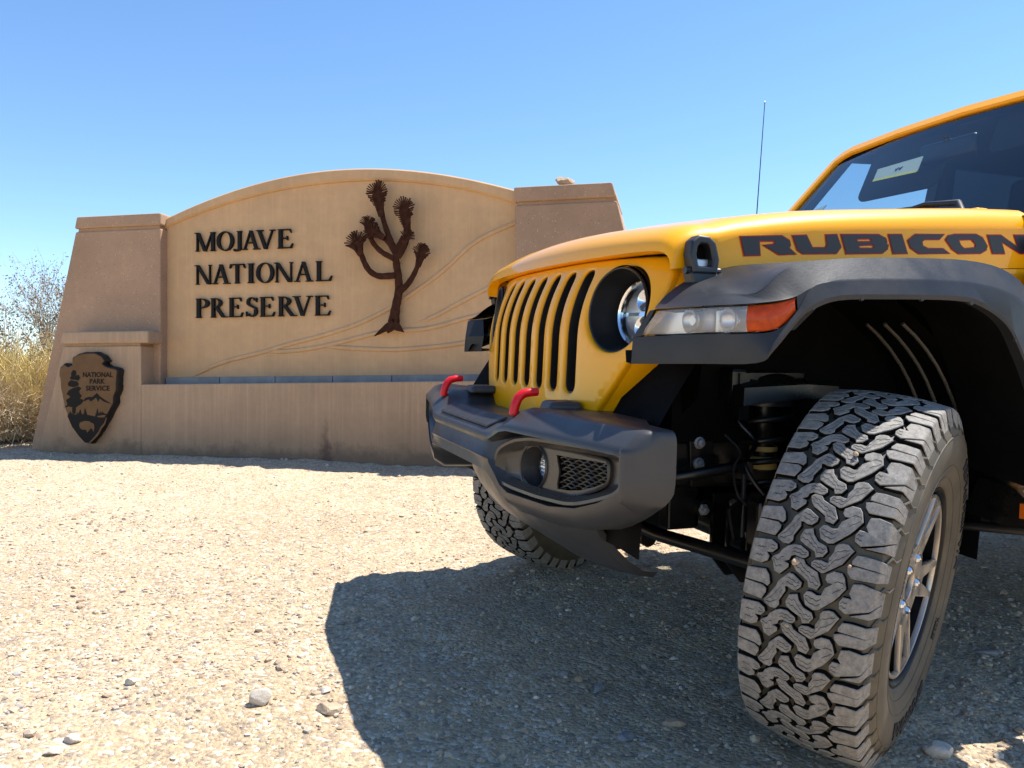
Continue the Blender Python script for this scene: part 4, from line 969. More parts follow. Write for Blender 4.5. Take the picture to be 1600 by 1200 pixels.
# ---- chassis and front suspension
mb = MB()
mb.box((-1.35, .42, .62), (3.8, .075, .13)); mb.build('frame_rail', CH, car, bevel=.012)
mb = MB(); mb.box((-1.35, -.42, .62), (3.8, .075, .13)); mb.build('frame_rail', CH, car, bevel=.012)
mb = MB(); mb.box((.545, 0, .62), (.07, 1.0, .12)); mb.build('crossmember', CH, car, bevel=.012)
for x, z, r in ((.205, .676, .0125), (.205, .622, .0125), (.185, .500, .0145)):
    mb = MB(); mb.lathe([(.0, .016), (.004, .016), (.005, .011), (.014, .010), (.016, .001)], 6 if r > .013 else 12, 'y', (x, .4665, z)); mb.build('bolt', M['bolt_steel'], car)
for s in (1, -1):
    ST = empty('front_suspension', (0, 0, 0), car)
    def B(mb, name, mat, **k): return mb.build(name, mat, ST, mirror=(s < 0), **k)
    cx, cy = 0.01, .475
    hel = [(cx+.066*math.cos(t), cy+.066*math.sin(t), .515+.27*t/(2*math.pi*5)) for t in np.linspace(0, 2*math.pi*5, 140)]
    B(MB().tube(hel, .0085, 8), 'coil_spring', CH, smooth=60)
    B(MB().lathe([(0, .030), (.06, .034), (.062, .026), (.10, .026), (.11, .032), (.17, .032)], 24, 'z', (cx, cy, .60)), 'bump_stop', CH, smooth=40)
    B(MB().lathe([(0, .036), (.030, .037), (.034, .030), (.044, .030), (.048, .037), (.060, .036)], 24, 'z', (cx, cy, .605)), 'bump_stop_ring', M['spring_stop'], smooth=40)
    B(MB().lathe([(.50-.5, .03), (.0, .082), (.012, .084), (.02, .07)], 28, 'z', (cx, cy, .497)), 'spring_seat', M['spring_seat'], smooth=40)
    mb = MB(); mb.lathe([(0, .086), (.05, .088), (.075, .070), (.09, .03)], 28, 'z', (cx, cy, .775)); mb.box((cx, cy-.03, .845), (.17, .15, .03)); mb.box((cx+.11, cy, .80), (.03, .12, .12))
    B(mb, 'spring_tower', CH, smooth=40)
    mb = MB(); mb.loft([[(.155, .47, .79), (.155, .58, .78), (-.02, .60, .80), (-.12, .60, .79)], [(.150, .47, .835), (.150, .575, .825), (-.02, .60, .835), (-.12, .60, .83)], [(.09, .47, .85), (.09, .56, .84), (-.02, .58, .85), (-.12, .58, .845)]])
    B(mb, 'tower_bracket', CH, smooth=20)
    mb = MB(); mb.tube([(-.13, .50, .38), (-.16, .44, .70)], .030, 14); mb.tube([(-.16, .44, .68), (-.175, .41, .95)], .020, 12); B(mb, 'shock_absorber', CH, smooth=50)
    mb = MB(); mb.tube([(.13, .56, .43), (.12, .545, .62)], .0065, 8); B(mb, 'sway_bar_link', M['flare_plastic'], smooth=60)
    for q in ([(.13, .575, .43), (.13, .53, .43)], [(.12, .56, .62), (.12, .50, .62)]): B(MB().tube(q, .017, 12), 'link_bushing', CH, smooth=50)
    mb = MB(); mb.box((.0, .585, .41), (.09, .07, .20)); mb.box((.05, .60, .50), (.06, .05, .05)); mb.tube([(0, .54, .41), (0, .66, .41)], .07, 18); mb.box((.08, .60, .405), (.14, .04, .035)); B(mb, 'steering_knuckle', CH, bevel=.008)
    mb = MB(); mb.tube([(.03, .44, .32), (-.30, .43, .36), (-.75, .40, .46)], .026, 10); B(mb, 'control_arm', CH, smooth=50)
    mb = MB(); mb.lathe([(0, .004), (.012, .004), (.013, .012), (.024, .012), (.026, .001)], 12, 'y', (.165, .645, .412)); B(mb, 'ball_joint_nut', M['bolt_steel'], smooth=30)
    mb = MB(); mb.box((.22, .40, .51), (.09, .05, .14)); mb.box((.17, .33, .47), (.06, .10, .08)); mb.tube([(.17, .34, .50), (.17, .46, .50)], .026, 14); B(mb, 'bracket', CH, bevel=.006)
mb = MB(); mb.tube([(0, -.60, .41), (0, .60, .41)], .042, 18); mb.lathe([(-.12, .03), (-.09, .12), (-.03, .145), (.05, .14), (.10, .09), (.13, .03)], 24, 'x', (0, -.18, .41)); mb.build('front_axle', CH, car, smooth=50)
MB().tube([(.175, -.665, .405), (.215, -.3, .392), (.215, .3, .396), (.170, .665, .412)], .019, 14).build('tie_rod', CH, car, smooth=60)
MB().tube([(.13, -.60, .44), (.14, .0, .50), (.15, .36, .53)], .020, 14).build('track_bar', CH, car, smooth=60)
mb = MB(); mb.tube([(.30, -.52, .60), (.34, -.45, .62), (.34, .45, .62), (.30, .52, .60), (.13, .53, .62)], .014, 10); mb.build('sway_bar', CH, car, smooth=60)
MB().tube([(.19, .2, .36), (.19, -.35, .37)], .026, 14).build('steering_damper', CH, car, smooth=50)
MB().box((-.95, 0, .46), (1.3, .80, .22)).build('skid_plate', M['liner_black'], car, bevel=.04)
MB().box((-.30, .15, .50), (.34, .62, .26)).build('oil_pan', M['liner_black'], car, bevel=.05)
MB().box((.42, .40, .57), (.16, .10, .13)).build('steering_box', CH, car, bevel=.02, seg=3)
MB().prism([(.36, .50), (.44, .50), (.40, .38), (.36, .38)], lambda a, b: (a, .34, b), lambda a, b: (a, .36, b)).build('pitman_arm', CH, car, bevel=.005)
MB().tube([(.38, .345, .395), (.25, .0, .405), (.17, -.60, .415)], .016, 12).build('drag_link', CH, car, smooth=60)
for s in (1, -1):
    ST = empty('front_axle_hardware', (0, 0, 0), car)
    def A(mb, name, mat, **k): return mb.build(name, mat, ST, mirror=(s < 0), **k)
    A(MB().prism([(.07, .30), (.12, .36), (.12, .53), (.02, .53), (-.05, .42), (-.03, .30)], lambda a, b: (a, .40, b), lambda a, b: (a, .412, b)), 'axle_bracket', CH, bevel=.004)
    A(MB().prism([(.07, .30), (.12, .36), (.12, .50), (.02, .50), (-.05, .42), (-.03, .30)], lambda a, b: (a, .47, b), lambda a, b: (a, .482, b)), 'axle_bracket', CH, bevel=.004)
    A(MB().prism([(.02, .44), (.15, .43), (.17, .52), (.10, .56), (.02, .55)], lambda a, b: (a, .545, b), lambda a, b: (a, .557, b)), 'caliper_bracket', CH, bevel=.004)
    A(MB().box((.11, .615, .47), (.07, .06, .17)), 'brake_caliper', CH, bevel=.014, seg=3)
    hose = smooth_rows([[(.10, .60, .56), (.13, .56, .63), (.07, .52, .68), (.10, .48, .74), (.05, .465, .80)]], 6)[0]
    A(MB().tube(hose, .0065, 8), 'brake_hose', CH, smooth=60)
    wire = smooth_rows([[(.09, .60, .50), (.15, .57, .55), (.155, .55, .62), (.13, .54, .66), (.15, .50, .70)]], 6)[0]
    A(MB().tube(wire, .0035, 6), 'sensor_wire', M['flare_plastic'], smooth=60)
    A(MB().lathe([(0, .005), (.012, .005), (.013, .013), (.022, .013), (.024, .001)], 12, 'y', (.12, .562, .455)), 'axle_bolt', M['bolt_steel'], smooth=30)
    A(MB().lathe([(0, .005), (.010, .005), (.011, .011), (.018, .011), (.020, .001)], 6, 'y', (.04, .484, .345)), 'axle_bolt', M['bolt_steel'], smooth=30)
    A(MB().prism([(.155, .56), (.225, .56), (.235, .72), (.215, .78), (.165, .78)], lambda a, b: (a, .459, b), lambda a, b: (a, .466, b)), 'frame_plate', CH, bevel=.003)
    A(MB().box((.13, .50, .83), (.05, .06, .085)), 'body_mount', CH, bevel=.010)
MB().box((-.22, 0, .86), (1.0, .86, .42)).build('engine_block', M['liner_black'], car)
MB().box((-.5, 0, .57), (.7, .5, .16)).build('gearbox', M['liner_black'], car, bevel=.03)

# ---- front bumper
def xlip(y): return 0.722 - 0.20*max(0, abs(y)-.27)
mb = MB(); rows = []
ST_ = [(a, None) for a in (0, .14, .255, .285, .31, .335, .37, .45, .55, .65, .73, .785, .806)] + [(.8065, -1), (.813, .6145), (.821, .609), (.828, .601), (.833, .590), (.8365, .577), (.8390, .560), (.8408, .542), (.8416, .524)]
for sgn, (a, xe) in [(-1, q) for q in ST_[:0:-1]] + [(1, q) for q in ST_]:
    y = sgn*a; w = min(1, max(0, (a-.27)/.09)); w = w*w*(3-2*w); end = xe is not None
    xf = xlip(a) if xe in (None, -1) else xe
    k = 0 if not end or xe < 0 else (.616-xe)/.094
    zt = lerp(.715, .758, w) - .006*max(0, a-.36) - .022*k*k          # rear of top plate
    zr = lerp(.722, .764, w) - .018*max(0, a-.36) - .030*k*k          # ridge
    zl = lerp(.690, .722, w) - .010*max(0, a-.4) + .004*k          # front lip
    zb = lerp(.575, .505, w) + .11*max(0, a-.55) + 1.25*max(0, a-.60)**2 + .026*k*k          # lower front
    xr = lerp(.56, .50, w) + .045*min(1, max(0, (a-.55)/.29)); xm = lerp(.655, .630, w) - .15*max(0, a-.36)
    q = min(1, max(0, (a-.55)/.2)); q = q*q*(3-2*q)
    x0 = lerp(xr-.10, .503, q); xm = max(x0+.006, min(xm, xf-.012-.04*(1-k))); xr = max(x0+.003, min(xr, xm-.003))
    fx = -.105*w if not end else 0                                  # pocket for the lamp pod
    zq = [zl-.024, lerp(zl, zb, .5), zb+.055] if not end else [lerp(zl-.016, zb+.040, s) for s in (.28, .55, .82)]; zc = zb+.046 if not end else zb+.040
    rows.append([(x0, y, zt-.05), (x0, y, zt-.008), (lerp(x0, xr, .1), y, zt), (lerp(xr, xm, .5), y, (zt+zr)/2), (xm, y, zr), (lerp(xm, xf, .35), y, lerp(zr, zl, .22)), (xf-.010*(1-k), y, zl+.004), (xf, y, zl-.004), (xf+.001*(not end), y, zl-.016),
                 (xf-.004*(not end)+fx, y, zq[0]), (xf+fx+lerp(.006, 0, w), y, zq[1]), (xf+fx+lerp(.010, 0, w), y, zq[2]),
                 (xf-.006*w*(not end), y, zc), (xf+(lerp(.004, -.010, w) if not end else -.004*(1-k)), y, zb+.020), (xf-.045*(1-.7*k), y, zb-.004), (lerp(xf-.045*(1-.7*k), x0, .55), y, zb-.008), (lerp(x0, xr, .2), y, zb+.01), (x0, y, zb+.03)])
mb.loft(rows, close_u=True, cap=True)
bumper = empty('front_bumper', (0, 0, 0), car); bumper['label'] = 'dark grey front bumper with raised wings and fog lamp pods'
mb.build('shell', BP, bumper, smooth=48)
# raised middle insert and covers
mb = MB(); mb.loft([[(.672, y, .7225-.003) , (.705, y, .7005)] for y in (-.23, .23)]); 
mb = MB(); mb.prism([(-.235, 0), (.235, 0), (.255, .05), (-.255, .05)], lambda a, b: (.705-b*1.0, a, .6985+b*.52), lambda a, b: (.709-b*1.0, a, .7045+b*.52)); mb.build('centre_pad', FP, bumper, bevel=.004)
for s in (1, -1):
    mb = MB(); mb.prism([(-.05, -.05), (.05, -.05), (.04, .04), (-.04, .04)], lambda a, b: (.55+b, s*.34+a, .752), lambda a, b: (.545+b*.9, s*.34+a*.9, .778)); mb.build('hook_cover', BP, bumper, bevel=.010, seg=3, mirror=False)
    p = [(.672, .742), (.668, .765), (.660, .785), (.648, .796), (.630, .800), (.606, .801)]
    r = [.0122, .0122, .0122, .0118, .0112, .0105]
    hk = MB().tube([(x, s*.34, z) for x, z in p], r, 14).build('tow_hook', M['red_hook'], bumper, smooth=60, bevel=.003)
    hk['label'] = 'red tow hook'
# fog lamp pods
def wingmap(off, s=1): return lambda a, b: (.765-.2*a+off, a, b)
def start_at(poly, ang):   # rotate the list so that both outlines begin in the same direction
    c = np.mean(poly, 0); a = [math.atan2(y-c[1], x-c[0]) for x, y in poly]
    k = int(np.argmin([abs(math.atan2(math.sin(v-ang), math.cos(v-ang))) for v in a])); return poly[k:]+poly[:k]
def smoothp(poly, it=2):
    P = np.array(poly)
    for _ in range(it): P = (np.roll(P, 1, 0)+2*P+np.roll(P, -1, 0))/4
    return [tuple(p) for p in P]
NB = 84
b_out = start_at(smoothp(resample(BEZEL_OUT, NB), 1), math.pi); b_in = smoothp(inset(b_out, .011), 1); b_in2 = smoothp(inset(b_out, .024), 2)
pod = start_at(smoothp(resample(POD_OUT, NB)), math.pi); pod_in = smoothp(inset(pod, .005), 1)
for mir in (False, True):
    fp = empty('fog_lamp_pod', (0, 0, 0), bumper)
    mb = MB()
    m3 = lambda poly, off: [wingmap(off)(a, b) for a, b in poly]
    mb.loft([m3(b_out, -.050), m3(b_out, -.006), m3(inset(b_out, .004), 0), m3(b_in, -.001), m3(inset(b_out, .015), -.008), m3(b_in2, -.022), m3(pod, -.034), m3(pod, -.045)], close_u=True)
    mb.build('bezel', M['bezel_plastic'], fp, smooth=35, mirror=mir)
    mb = MB(); mb.loft([m3(inset(pod, .001), -.040), m3(inset(pod, .001), -.027), m3(inset(pod, .004), -.024), m3(inset(pod, .008), -.027)], close_u=True); mb.build('inner_rim', M['bezel_plastic'], fp, smooth=35, mirror=mir)
    me = plate('pod_plate', [inset(pod, .007), POD_HOLE, POD_MESH], .002)
    warp(me, lambda a, b, d: wingmap(-.029+d)(a, b)); me.materials.append(M['bezel_plastic'])
    o = finish('pod_plate', me, fp, fix=True)
    if mir:
        for v in o.data.vertices: v.co.y = -v.co.y
        o.data.flip_normals()
    hole = POD_HOLE; hc = np.mean(hole, 0)
    sc_ = lambda k: [(hc[0]+(a-hc[0])*k, hc[1]+(b-hc[1])*k) for a, b in hole]
    mb = MB(); mb.loft([m3(sc_(1.06), -.026), m3(sc_(1.03), -.021), m3(sc_(.97), -.023), m3(sc_(.93), -.045), m3(sc_(.90), -.085), m3(sc_(.02), -.088)], close_u=True); mb.build('lamp_tunnel', M['bumper_plastic'], fp, smooth=40, mirror=mir)
    fcx = .765-.2*hc[0]-.06
    mb = MB(); mb.lathe([(-.022, .046), (.0, .047), (.004, .042)], 30, 'x', (fcx, hc[0]+.004, hc[1])); mb.build('lamp_ring', BK, fp, smooth=40, mirror=mir)
    mb = MB(); mb.lathe([(-.028, .001), (-.02, .028), (.0, .042)], 30, 'x', (fcx, hc[0]+.004, hc[1]))
    for k in range(-4, 5): mb.box((fcx+.001, hc[0]+.004, hc[1]+k*.009), (.002, .082*math.sqrt(max(.02, 1-(k/4.9)**2)), .0035))
    mb.build('fog_reflector', M['silver_reflector'], fp, smooth=40, mirror=mir)
    mb = MB(); mb.lathe([(0, .0425), (.008, .034), (.012, .018), (.013, .0005)], 30, 'x', (fcx, hc[0]+.004, hc[1])); mb.build('fog_lens', M['lamp_lens'], fp, smooth=70, mirror=mir)
    mb = MB(); mb.prism(inset(POD_MESH, -.004), wingmap(-.052), wingmap(-.046)); mb.build('mesh_back', M['liner_black'], fp, mirror=mir)
    mb = MB(); P = POD_MESH; n = len(P)
    def inside(x, y):
        c = False
        for i in range(n):
            (x1, y1), (x2, y2) = P[i], P[i-1]
            if (y1 > y) != (y2 > y) and x < (x2-x1)*(y-y1)/(y2-y1)+x1: c = not c
        return c
    for r in range(14):
        zc = .582 + r*.0072
        pts = []
        for c in range(60):
            a = .525 + c*.0036; ph = (a-.525)/.0145*math.pi + (r % 2)*math.pi
            pts.append((a, zc + .0023*math.sin(ph), .003*math.cos(ph)))
        run = []
        for p in pts + [(9, 9, 0)]:
            if inside(p[0], p[1]): run.append(p)
            else:
                if len(run) > 2: mb.tube([wingmap(-.036+q[2])(q[0], q[1]) for q in run], .0019, 5)
                run = []
    mb.build('mesh_insert', M['bezel_plastic'], fp, smooth=60, mirror=mir)
# lower valance / skid
mb = MB(); rows = []
for y in np.linspace(-.42, .54, 16):
    e = max(0, abs(y-.06)-.20); k = .62*e*e
    prof = [(.600, .535), (.592, .500), (.568, .455), (.535, .412), (.500, .378), (.460, .352), (.42, .345)]
    rows.append([(x-k, y, z+k*.25) for x, z in prof] + [(x-k-.012, y, z+k*.25+.012) for x, z in prof[::-1]])
mb.loft(rows, close_u=True, cap=True).build('air_dam', BP, car, smooth=40)
# ---- wheels
TOPR = .4155
def prof_pt(t, h):
    s = 1 if t >= 0 else -1; a = abs(t); A0, RC = .114, .0070
    if a <= A0: return s*a, TOPR - .010*(a/A0)**2 + h
    e = a-A0; r0 = TOPR-.010
    ph = min(e/.0090, 1)*math.radians(74)
    l, r = A0+RC*math.sin(ph), r0-RC*(1-math.cos(ph))
    if e > .009: l += (e-.009)*math.cos(math.radians(74)); r -= (e-.009)*math.sin(math.radians(74))
    return s*(l+h*math.sin(ph)), r+h*math.cos(ph)
bm = bmesh.new(); fl_top = bm.faces.layers.int.new('top')
sipe_shade = []
for key, poly in TREAD.items():
    P = [(s*TOPR*math.pi/180, t) for s, t in poly]
    if key[0] == 'L': P = [(s, -.158 if t < -.098 else t) for s, t in P]
    if key[0] == 'R': P = [(s, .160 if t > .100 else t) for s, t in P]
    P = inset(P, -.0006)
    a0 = sum(P[i][0]*P[(i+1)%len(P)][1]-P[(i+1)%len(P)][0]*P[i][1] for i in range(len(P)))
    if a0 < 0: P = P[::-1]
    pin = inset(P, .0013); base = inset(P, -.0012); n = len(P)
    vb = [bm.verts.new((a, b, -.0135)) for a, b in base]; vm = [bm.verts.new((a, b, -.0016)) for a, b in P]; vt = [bm.verts.new((a, b, 0)) for a, b in pin]
    for i in range(n):
        k = (i+1) % n
        bm.faces.new((vb[i], vb[k], vm[k], vm[i])); f = bm.faces.new((vm[i], vm[k], vt[k], vt[i])); f[fl_top] = 1
    f = bm.faces.new(vt); f[fl_top] = 1
    # shade of the sipe slits, painted as thin dark ribbons on the blocks
    ts = [p[1] for p in pin]; lo, hi = max(min(ts), -.108), min(max(ts), .108); ss = [p[0] for p in pin]
    for fr in (.30, .66):
        pts = []
        for q in range(25):
            t = lerp(lo, hi, q/24)
            cr = sorted(x for i in range(n) for (x1, y1), (x2, y2) in ((pin[i], pin[(i+1) % n]),) if (y1 > t) != (y2 > t) for x in (x1+(x2-x1)*(t-y1)/(y2-y1),))
            if len(cr) == 2 and cr[1]-cr[0] > .008: pts.append((lerp(cr[0], cr[1], fr)+.0008*(1 if (q//2) % 2 else -1), t))
            else:
                if len(pts) > 4: sipe_shade.append(pts)
                pts = []
        if len(pts) > 4: sipe_shade.append(pts)
for t in (-.14, -.1232, -.1202, -.1172, -.114, .114, .1172, .1202, .1232, .14):
    bmesh.ops.bisect_plane(bm, geom=bm.verts[:]+bm.edges[:]+bm.faces[:], plane_co=(0, t, 0), plane_no=(0, 1, 0))
bm.verts.index_update()
uv = np.array([v.co[:] for v in bm.verts]); uf = [[v.index for v in f.verts] for f in bm.faces]; ut = [0 if f[fl_top] else 1 for f in bm.faces]
bm.free()
for pts in sipe_shade:
    b = len(uv); w = .0006
    uv = np.concatenate([uv, np.array([(a+q*w, t, .0003) for a, t in pts for q in (-1, 1)])])
    for i in range(len(pts)-1): uf.append([b+2*i, b+2*i+2, b+2*i+3, b+2*i+1]); ut.append(1)
NP = 20
tv, tf, tm = [], [], []
for k in range(NP):
    b = len(tv); a0 = math.radians(k*18.0)
    for s, t, h in uv:
        l, r = prof_pt(t, h); a = a0 + s/TOPR; tv.append((r*math.cos(a), l, r*math.sin(a)))
    tf += [tuple(i+b for i in f) for f in uf]; tm += ut
tread_me = bpy.data.meshes.new('tread'); tread_me.from_pydata(tv, [], tf)
tread_me.materials.append(M['rubber_tread']); tread_me.materials.append(M['rubber_groove'])
tread_me.polygons.foreach_set('material_index', tm); tread_me.update()
SW = [(.1165,.392),(.1265,.372),(.1375,.355),(.1420,.335),(.1435,.315),(.1425,.295),(.1385,.272),(.1335,.258),(.1310,.250),(.1270,.238),(.1225,.2285),(.1130,.226)]
def side_l(r): return float(np.interp(-r, [-a[1] for a in SW], [a[0] for a in SW]))
crown = [prof_pt(t, -.0130) for t in np.linspace(-.128, .128, 25)]
tprof = [(-l, r) for l, r in SW[::-1]] + crown[1:-1] + SW
R_OUT = .2265
def wheel_parts(parent):
    mb = MB(); mb.lathe(tprof, 120); tyre = mb.build('tyre', M['rubber_side'], parent, smooth=50)
    o = bpy.data.objects.new('tread', tread_me); COL.objects.link(o); o.parent = parent; o['label'] = 'chunky interlocking all terrain tread blocks'
    mb = MB()
    for k in range(3):       # fine rings on the sidewall
        r = (.252, .281, .3465)[k]; l = side_l(r); mb.lathe([(l-.001, r+.0022), (l+.0014, r+.0008), (l+.0014, r-.0008), (l-.001, r-.0022)], 96)
    for k in range(40):      # side lugs below the shoulder
        a = math.radians(k*9.0+2); pts = []
        for da, r in ((0, .383), (.035, .372), (.022, .362), (.052, .350)): pts.append(((r)*math.cos(a+da), side_l(r)+.001, r*math.sin(a+da)))
        mb.tube(pts, [.0035, .004, .003, .001], 5)
    mb.build('sidewall_rib', M['rubber_side'], parent, smooth=50)
    for body, mid, rr, size in (('All-Terrain T/A', 152, .318, .048), ('BFGoodrich', 266, .314, .050), ('LT285/70R17', 20, .268, .016), ('TUBELESS', 215, .268, .012)):
        me = text_mesh(body, size, .0018, 1.12, bold=.0014*size/.045); cuts(me, .012, .01)
        def w(x, y, z):
            a = math.radians(mid) + x/rr; r = rr + (y-size*.35); return (r*math.cos(a), side_l(r)+.0006+z, r*math.sin(a))
        warp(me, w); me.materials.clear(); me.materials.append(M['rubber_text'])
        finish('sidewall_lettering', me, parent, fix=False)
    rim = MB().lathe([(.112,.2290),(.1195,.2300),(.1235,.2265),(.1225,.2215),(.117,.2165),(.104,.2120),(.080,.2080),(.060,.1960),(-.06,.1900),(-.100,.2050),(-.118,.2280),(-.110,.2295)], 96).build('rim', M['rim_black'], parent, smooth=35)
    def sect(a0, a1, a2, a3, r0, r1, n=7):
        o = [(r1*math.cos(math.radians(lerp(a2, a3, k/(n-1)))), r1*math.sin(math.radians(lerp(a2, a3, k/(n-1))))) for k in range(n)]
        i = [(r0*math.cos(math.radians(lerp(a0, a1, k/(n-1)))), r0*math.sin(math.radians(lerp(a0, a1, k/(n-1))))) for k in range(n)]
        return o + i[::-1]
    ol = [circle(0, 0, .2095, 80)]
    for k in range(5):
        c = k*72+8
        ol.append(sect(c-13, c+13, c-23, c+23, .092, .2015))
        c += 36
        ol.append(sect(c-3, c+3, c-9, c+9, .120, .2015))
    ol.append(circle(0, 0, .036, 30))
    for k in range(5): a = math.radians(k*72+44); ol.append(circle(.0635*math.cos(a), .0635*math.sin(a), .0150, 16))
    me = plate('spokes', ol, .004, .002, 2, grid=.02)
    warp(me, lambda a, b, d: (a, .098+d+.014*min(1, (a*a+b*b)/.04), b)); me.materials.append(M['machined_rim'])
    finish('spokes', me, parent, smooth=30)
    mb = MB()
    for q in ol[1:11]: q2 = smoothp(q, 0); mb.loft([[(a, .094+.014*min(1, (a*a+b*b)/.04), b) for a, b in inset(q, -.0015)], [(a*.97, .020, b*.97) for a, b in inset(q, -.004)]], close_u=True)
    mb.build('spoke_pocket', M['rim_black'], parent, smooth=30)
    MB().lathe([(.060,.001),(.095,.028),(.094,.034),(.06,.036)], 30).build('centre_cap', M['rim_black'], parent, smooth=40)
    for k in range(5):
        a = math.radians(k*72+44)
        MB().lathe([(.07,.0105),(.106,.0105),(.112,.0075),(.114,.0005)], 6, 'y', (.0635*math.cos(a), 0, .0635*math.sin(a))).build('lug_nut', M['chrome'], parent, smooth=20)
    MB().lathe([(.02,.06),(.02,.165),(.034,.165),(.034,.07),(.06,.065)], 48).build('brake_disc', M['bolt_steel'], parent, smooth=30)
def wheel_matrix(cx, cy, cz, steer, camber, right):
    d, k = math.radians(steer), math.radians(camber)
    fw = Vector((math.cos(d), math.sin(d), 0)); ax = Vector((-math.sin(d), math.cos(d), 0)); up = Vector((0, 0, 1))
    a2 = ax*math.cos(k) - up*math.sin(k); u2 = fw.cross(a2)
    if right: fw, a2 = -fw, -a2
    m = Matrix((fw, a2, u2)).transposed().to_4x4(); m.translation = Vector((cx, cy, cz)); return m
wc = WHEEL_POSE
w0 = empty('wheel', (0, 0, 0), car); wheel_parts(w0); w0.matrix_local = wheel_matrix(wc[0], wc[1], wc[2], wc[3], wc[4], False)
def copy_wheel(m):
    c = w0.copy(); COL.objects.link(c); c.parent = car; c.matrix_local = m
    for ch in list(w0.children): d = ch.copy(); COL.objects.link(d); d.parent = c
copy_wheel(wheel_matrix(.028, -.815, .413, 27.5, 5.0, True))
copy_wheel(wheel_matrix(-3.008, .80, .412, 0, 0, False))
copy_wheel(wheel_matrix(-3.008, -.80, .412, 0, 0, True))

# ---- windshield, cabin
def wsp(y, h, off=0.0):      # h = 0 at the cowl, 1 at the header; off along the outward normal
    x = lerp(-.72, -1.195, h) - .045*(y/.7)**2; z = 1.281 + .525*h - .006*(y/.6)**2*h
    return (x+off*.81, y, z+off*.59)
wo = [(-.715,-.05),(-.672,.86),(-.662,.915),(-.635,.965),(-.575,.995),(-.3,1.010),(0,1.020),(.3,1.010),(.575,.995),(.635,.965),(.662,.915),(.672,.86),(.715,-.05),(.3,-.05),(0,-.05),(-.3,-.05)]
wi = [(-.668,.06),(-.628,.84),(-.622,.875),(-.602,.905),(-.56,.925),(-.3,.945),(0,.953),(.3,.945),(.56,.925),(.602,.905),(.622,.875),(.628,.84),(.668,.06),(.3,.055),(0,.05),(-.3,.055)]
mb = MB(); n = len(wo)
rr_ = [[wsp(a, b, o) for a, b in pl] for pl, o in ((wo, -.045), (wo, .004), (inset(wo, .006), .012), (inset(wi, -.008), .012), (wi, .004), (wi, -.03))]
mb.loft(rr_, close_u=True).build('windshield_frame', YP, car, smooth=35)
def wpane(poly, off, nrow=8):
    rows = []
    for k in range(nrow+1):
        h = lerp(.05, .955, k/nrow); w = np.interp(h, [.05, .84, .92, .955], [.672, .630, .58, .30])
        rows.append([wsp(u*w, h-(.03*abs(u)**6 if h > .9 else 0), off) for u in np.linspace(-1, 1, 13)])
    return rows
MB().loft(wpane(None, -.002)).build('windshield', M['windshield_glass'], car, smooth=60)
fo, fi = wi, [(-.630,.10),(-.592,.80),(-.582,.830),(-.560,.850),(-.52,.862),(-.3,.882),(0,.889),(.3,.882),(.52,.862),(.560,.850),(.582,.830),(.592,.80),(.630,.10),(.3,.09),(0,.085),(-.3,.09)]
mb = MB(); mb.loft([[wsp(a, b, -.006) for a, b in pl] for pl in (fo, fi)], close_u=True).build('glass_border', M['liner_black'], car)
mb = MB(); mb.prism([(-.235, .570), (-.017, .559), (-.050, .683), (-.265, .672)], lambda a, b: wsp(a, b, -.010), lambda a, b: wsp(a, b, -.007)); st = mb.build('sticker', M['sticker_white'], car); st['label'] = 'pale rectangular notice stuck inside the windshield'
mb = MB(); mb.prism([(-.234, .560), (-.016, .549), (-.0205, .566), (-.237, .577)], lambda a, b: wsp(a, b, -.0068), lambda a, b: wsp(a, b, -.0062)); mb.build('sticker_band', M['sticker_yellow'], car)
mb = MB()
for dx in (0, .018): mb.prism([(-.152+dx, .632), (-.146+dx, .612), (-.138+dx, .608), (-.134+dx, .632), (-.139+dx, .634), (-.145+dx, .624)], lambda a, b: wsp(a, b, -.0068), lambda a, b: wsp(a, b, -.0062))
mb.build('sticker_print', M['decal_black'], car)
mb = MB(); mb.prism([(-.560, .25), (-.420, .25), (-.432, .445), (-.545, .40)], lambda a, b: wsp(a, b, -.010), lambda a, b: wsp(a, b, -.007)); mb.build('corner_sticker', M['sticker_white'], car)
# cowl, wipers, washer cover
mb = MB(); mb.loft([[(-.64, y, hood_top(-.66)-.03), (-.69, y, 1.268), (-.73, y, 1.268), (-.80, y, 1.25)] for y in np.linspace(-.72, .72, 9)]).build('cowl', BK, car, smooth=40)
for y0, y1, h0, h1 in ((.10, -.42, .03, .06), (.345, .10, .165, .185)):
    wp = empty('wiper', (0, 0, 0), car)
    p0, p1 = Vector(wsp(y0, h0, .03)), Vector(wsp(y1, h1, .02))
    MB().tube([Vector(wsp(y0+.09, .01, .02)), p0, lerp(p0, p1, .5)+Vector((.008, 0, .012)), p1], [.011, .011, .007, .005], 8).build('arm', BK, wp, smooth=50)
    d = (p1-p0)*.5
    MB().tube([lerp(p0, p1, .25)+Vector((-.008, 0, .006)), lerp(p0, p1, 1.15)+Vector((-.008, 0, .010))], .007, 6).build('blade', BK, wp)
    MB().lathe([(-.01, .022), (.012, .020), (.022, .012), (.024, .001)], 16, 'z', tuple(wsp(y0+.09, .0, .02))).build('pivot_cap', BK, wp, smooth=40)
MB().box((-.66, .49, 1.318), (.05, .10, .030)).build('washer_cover', YP, car, bevel=.009, seg=3)
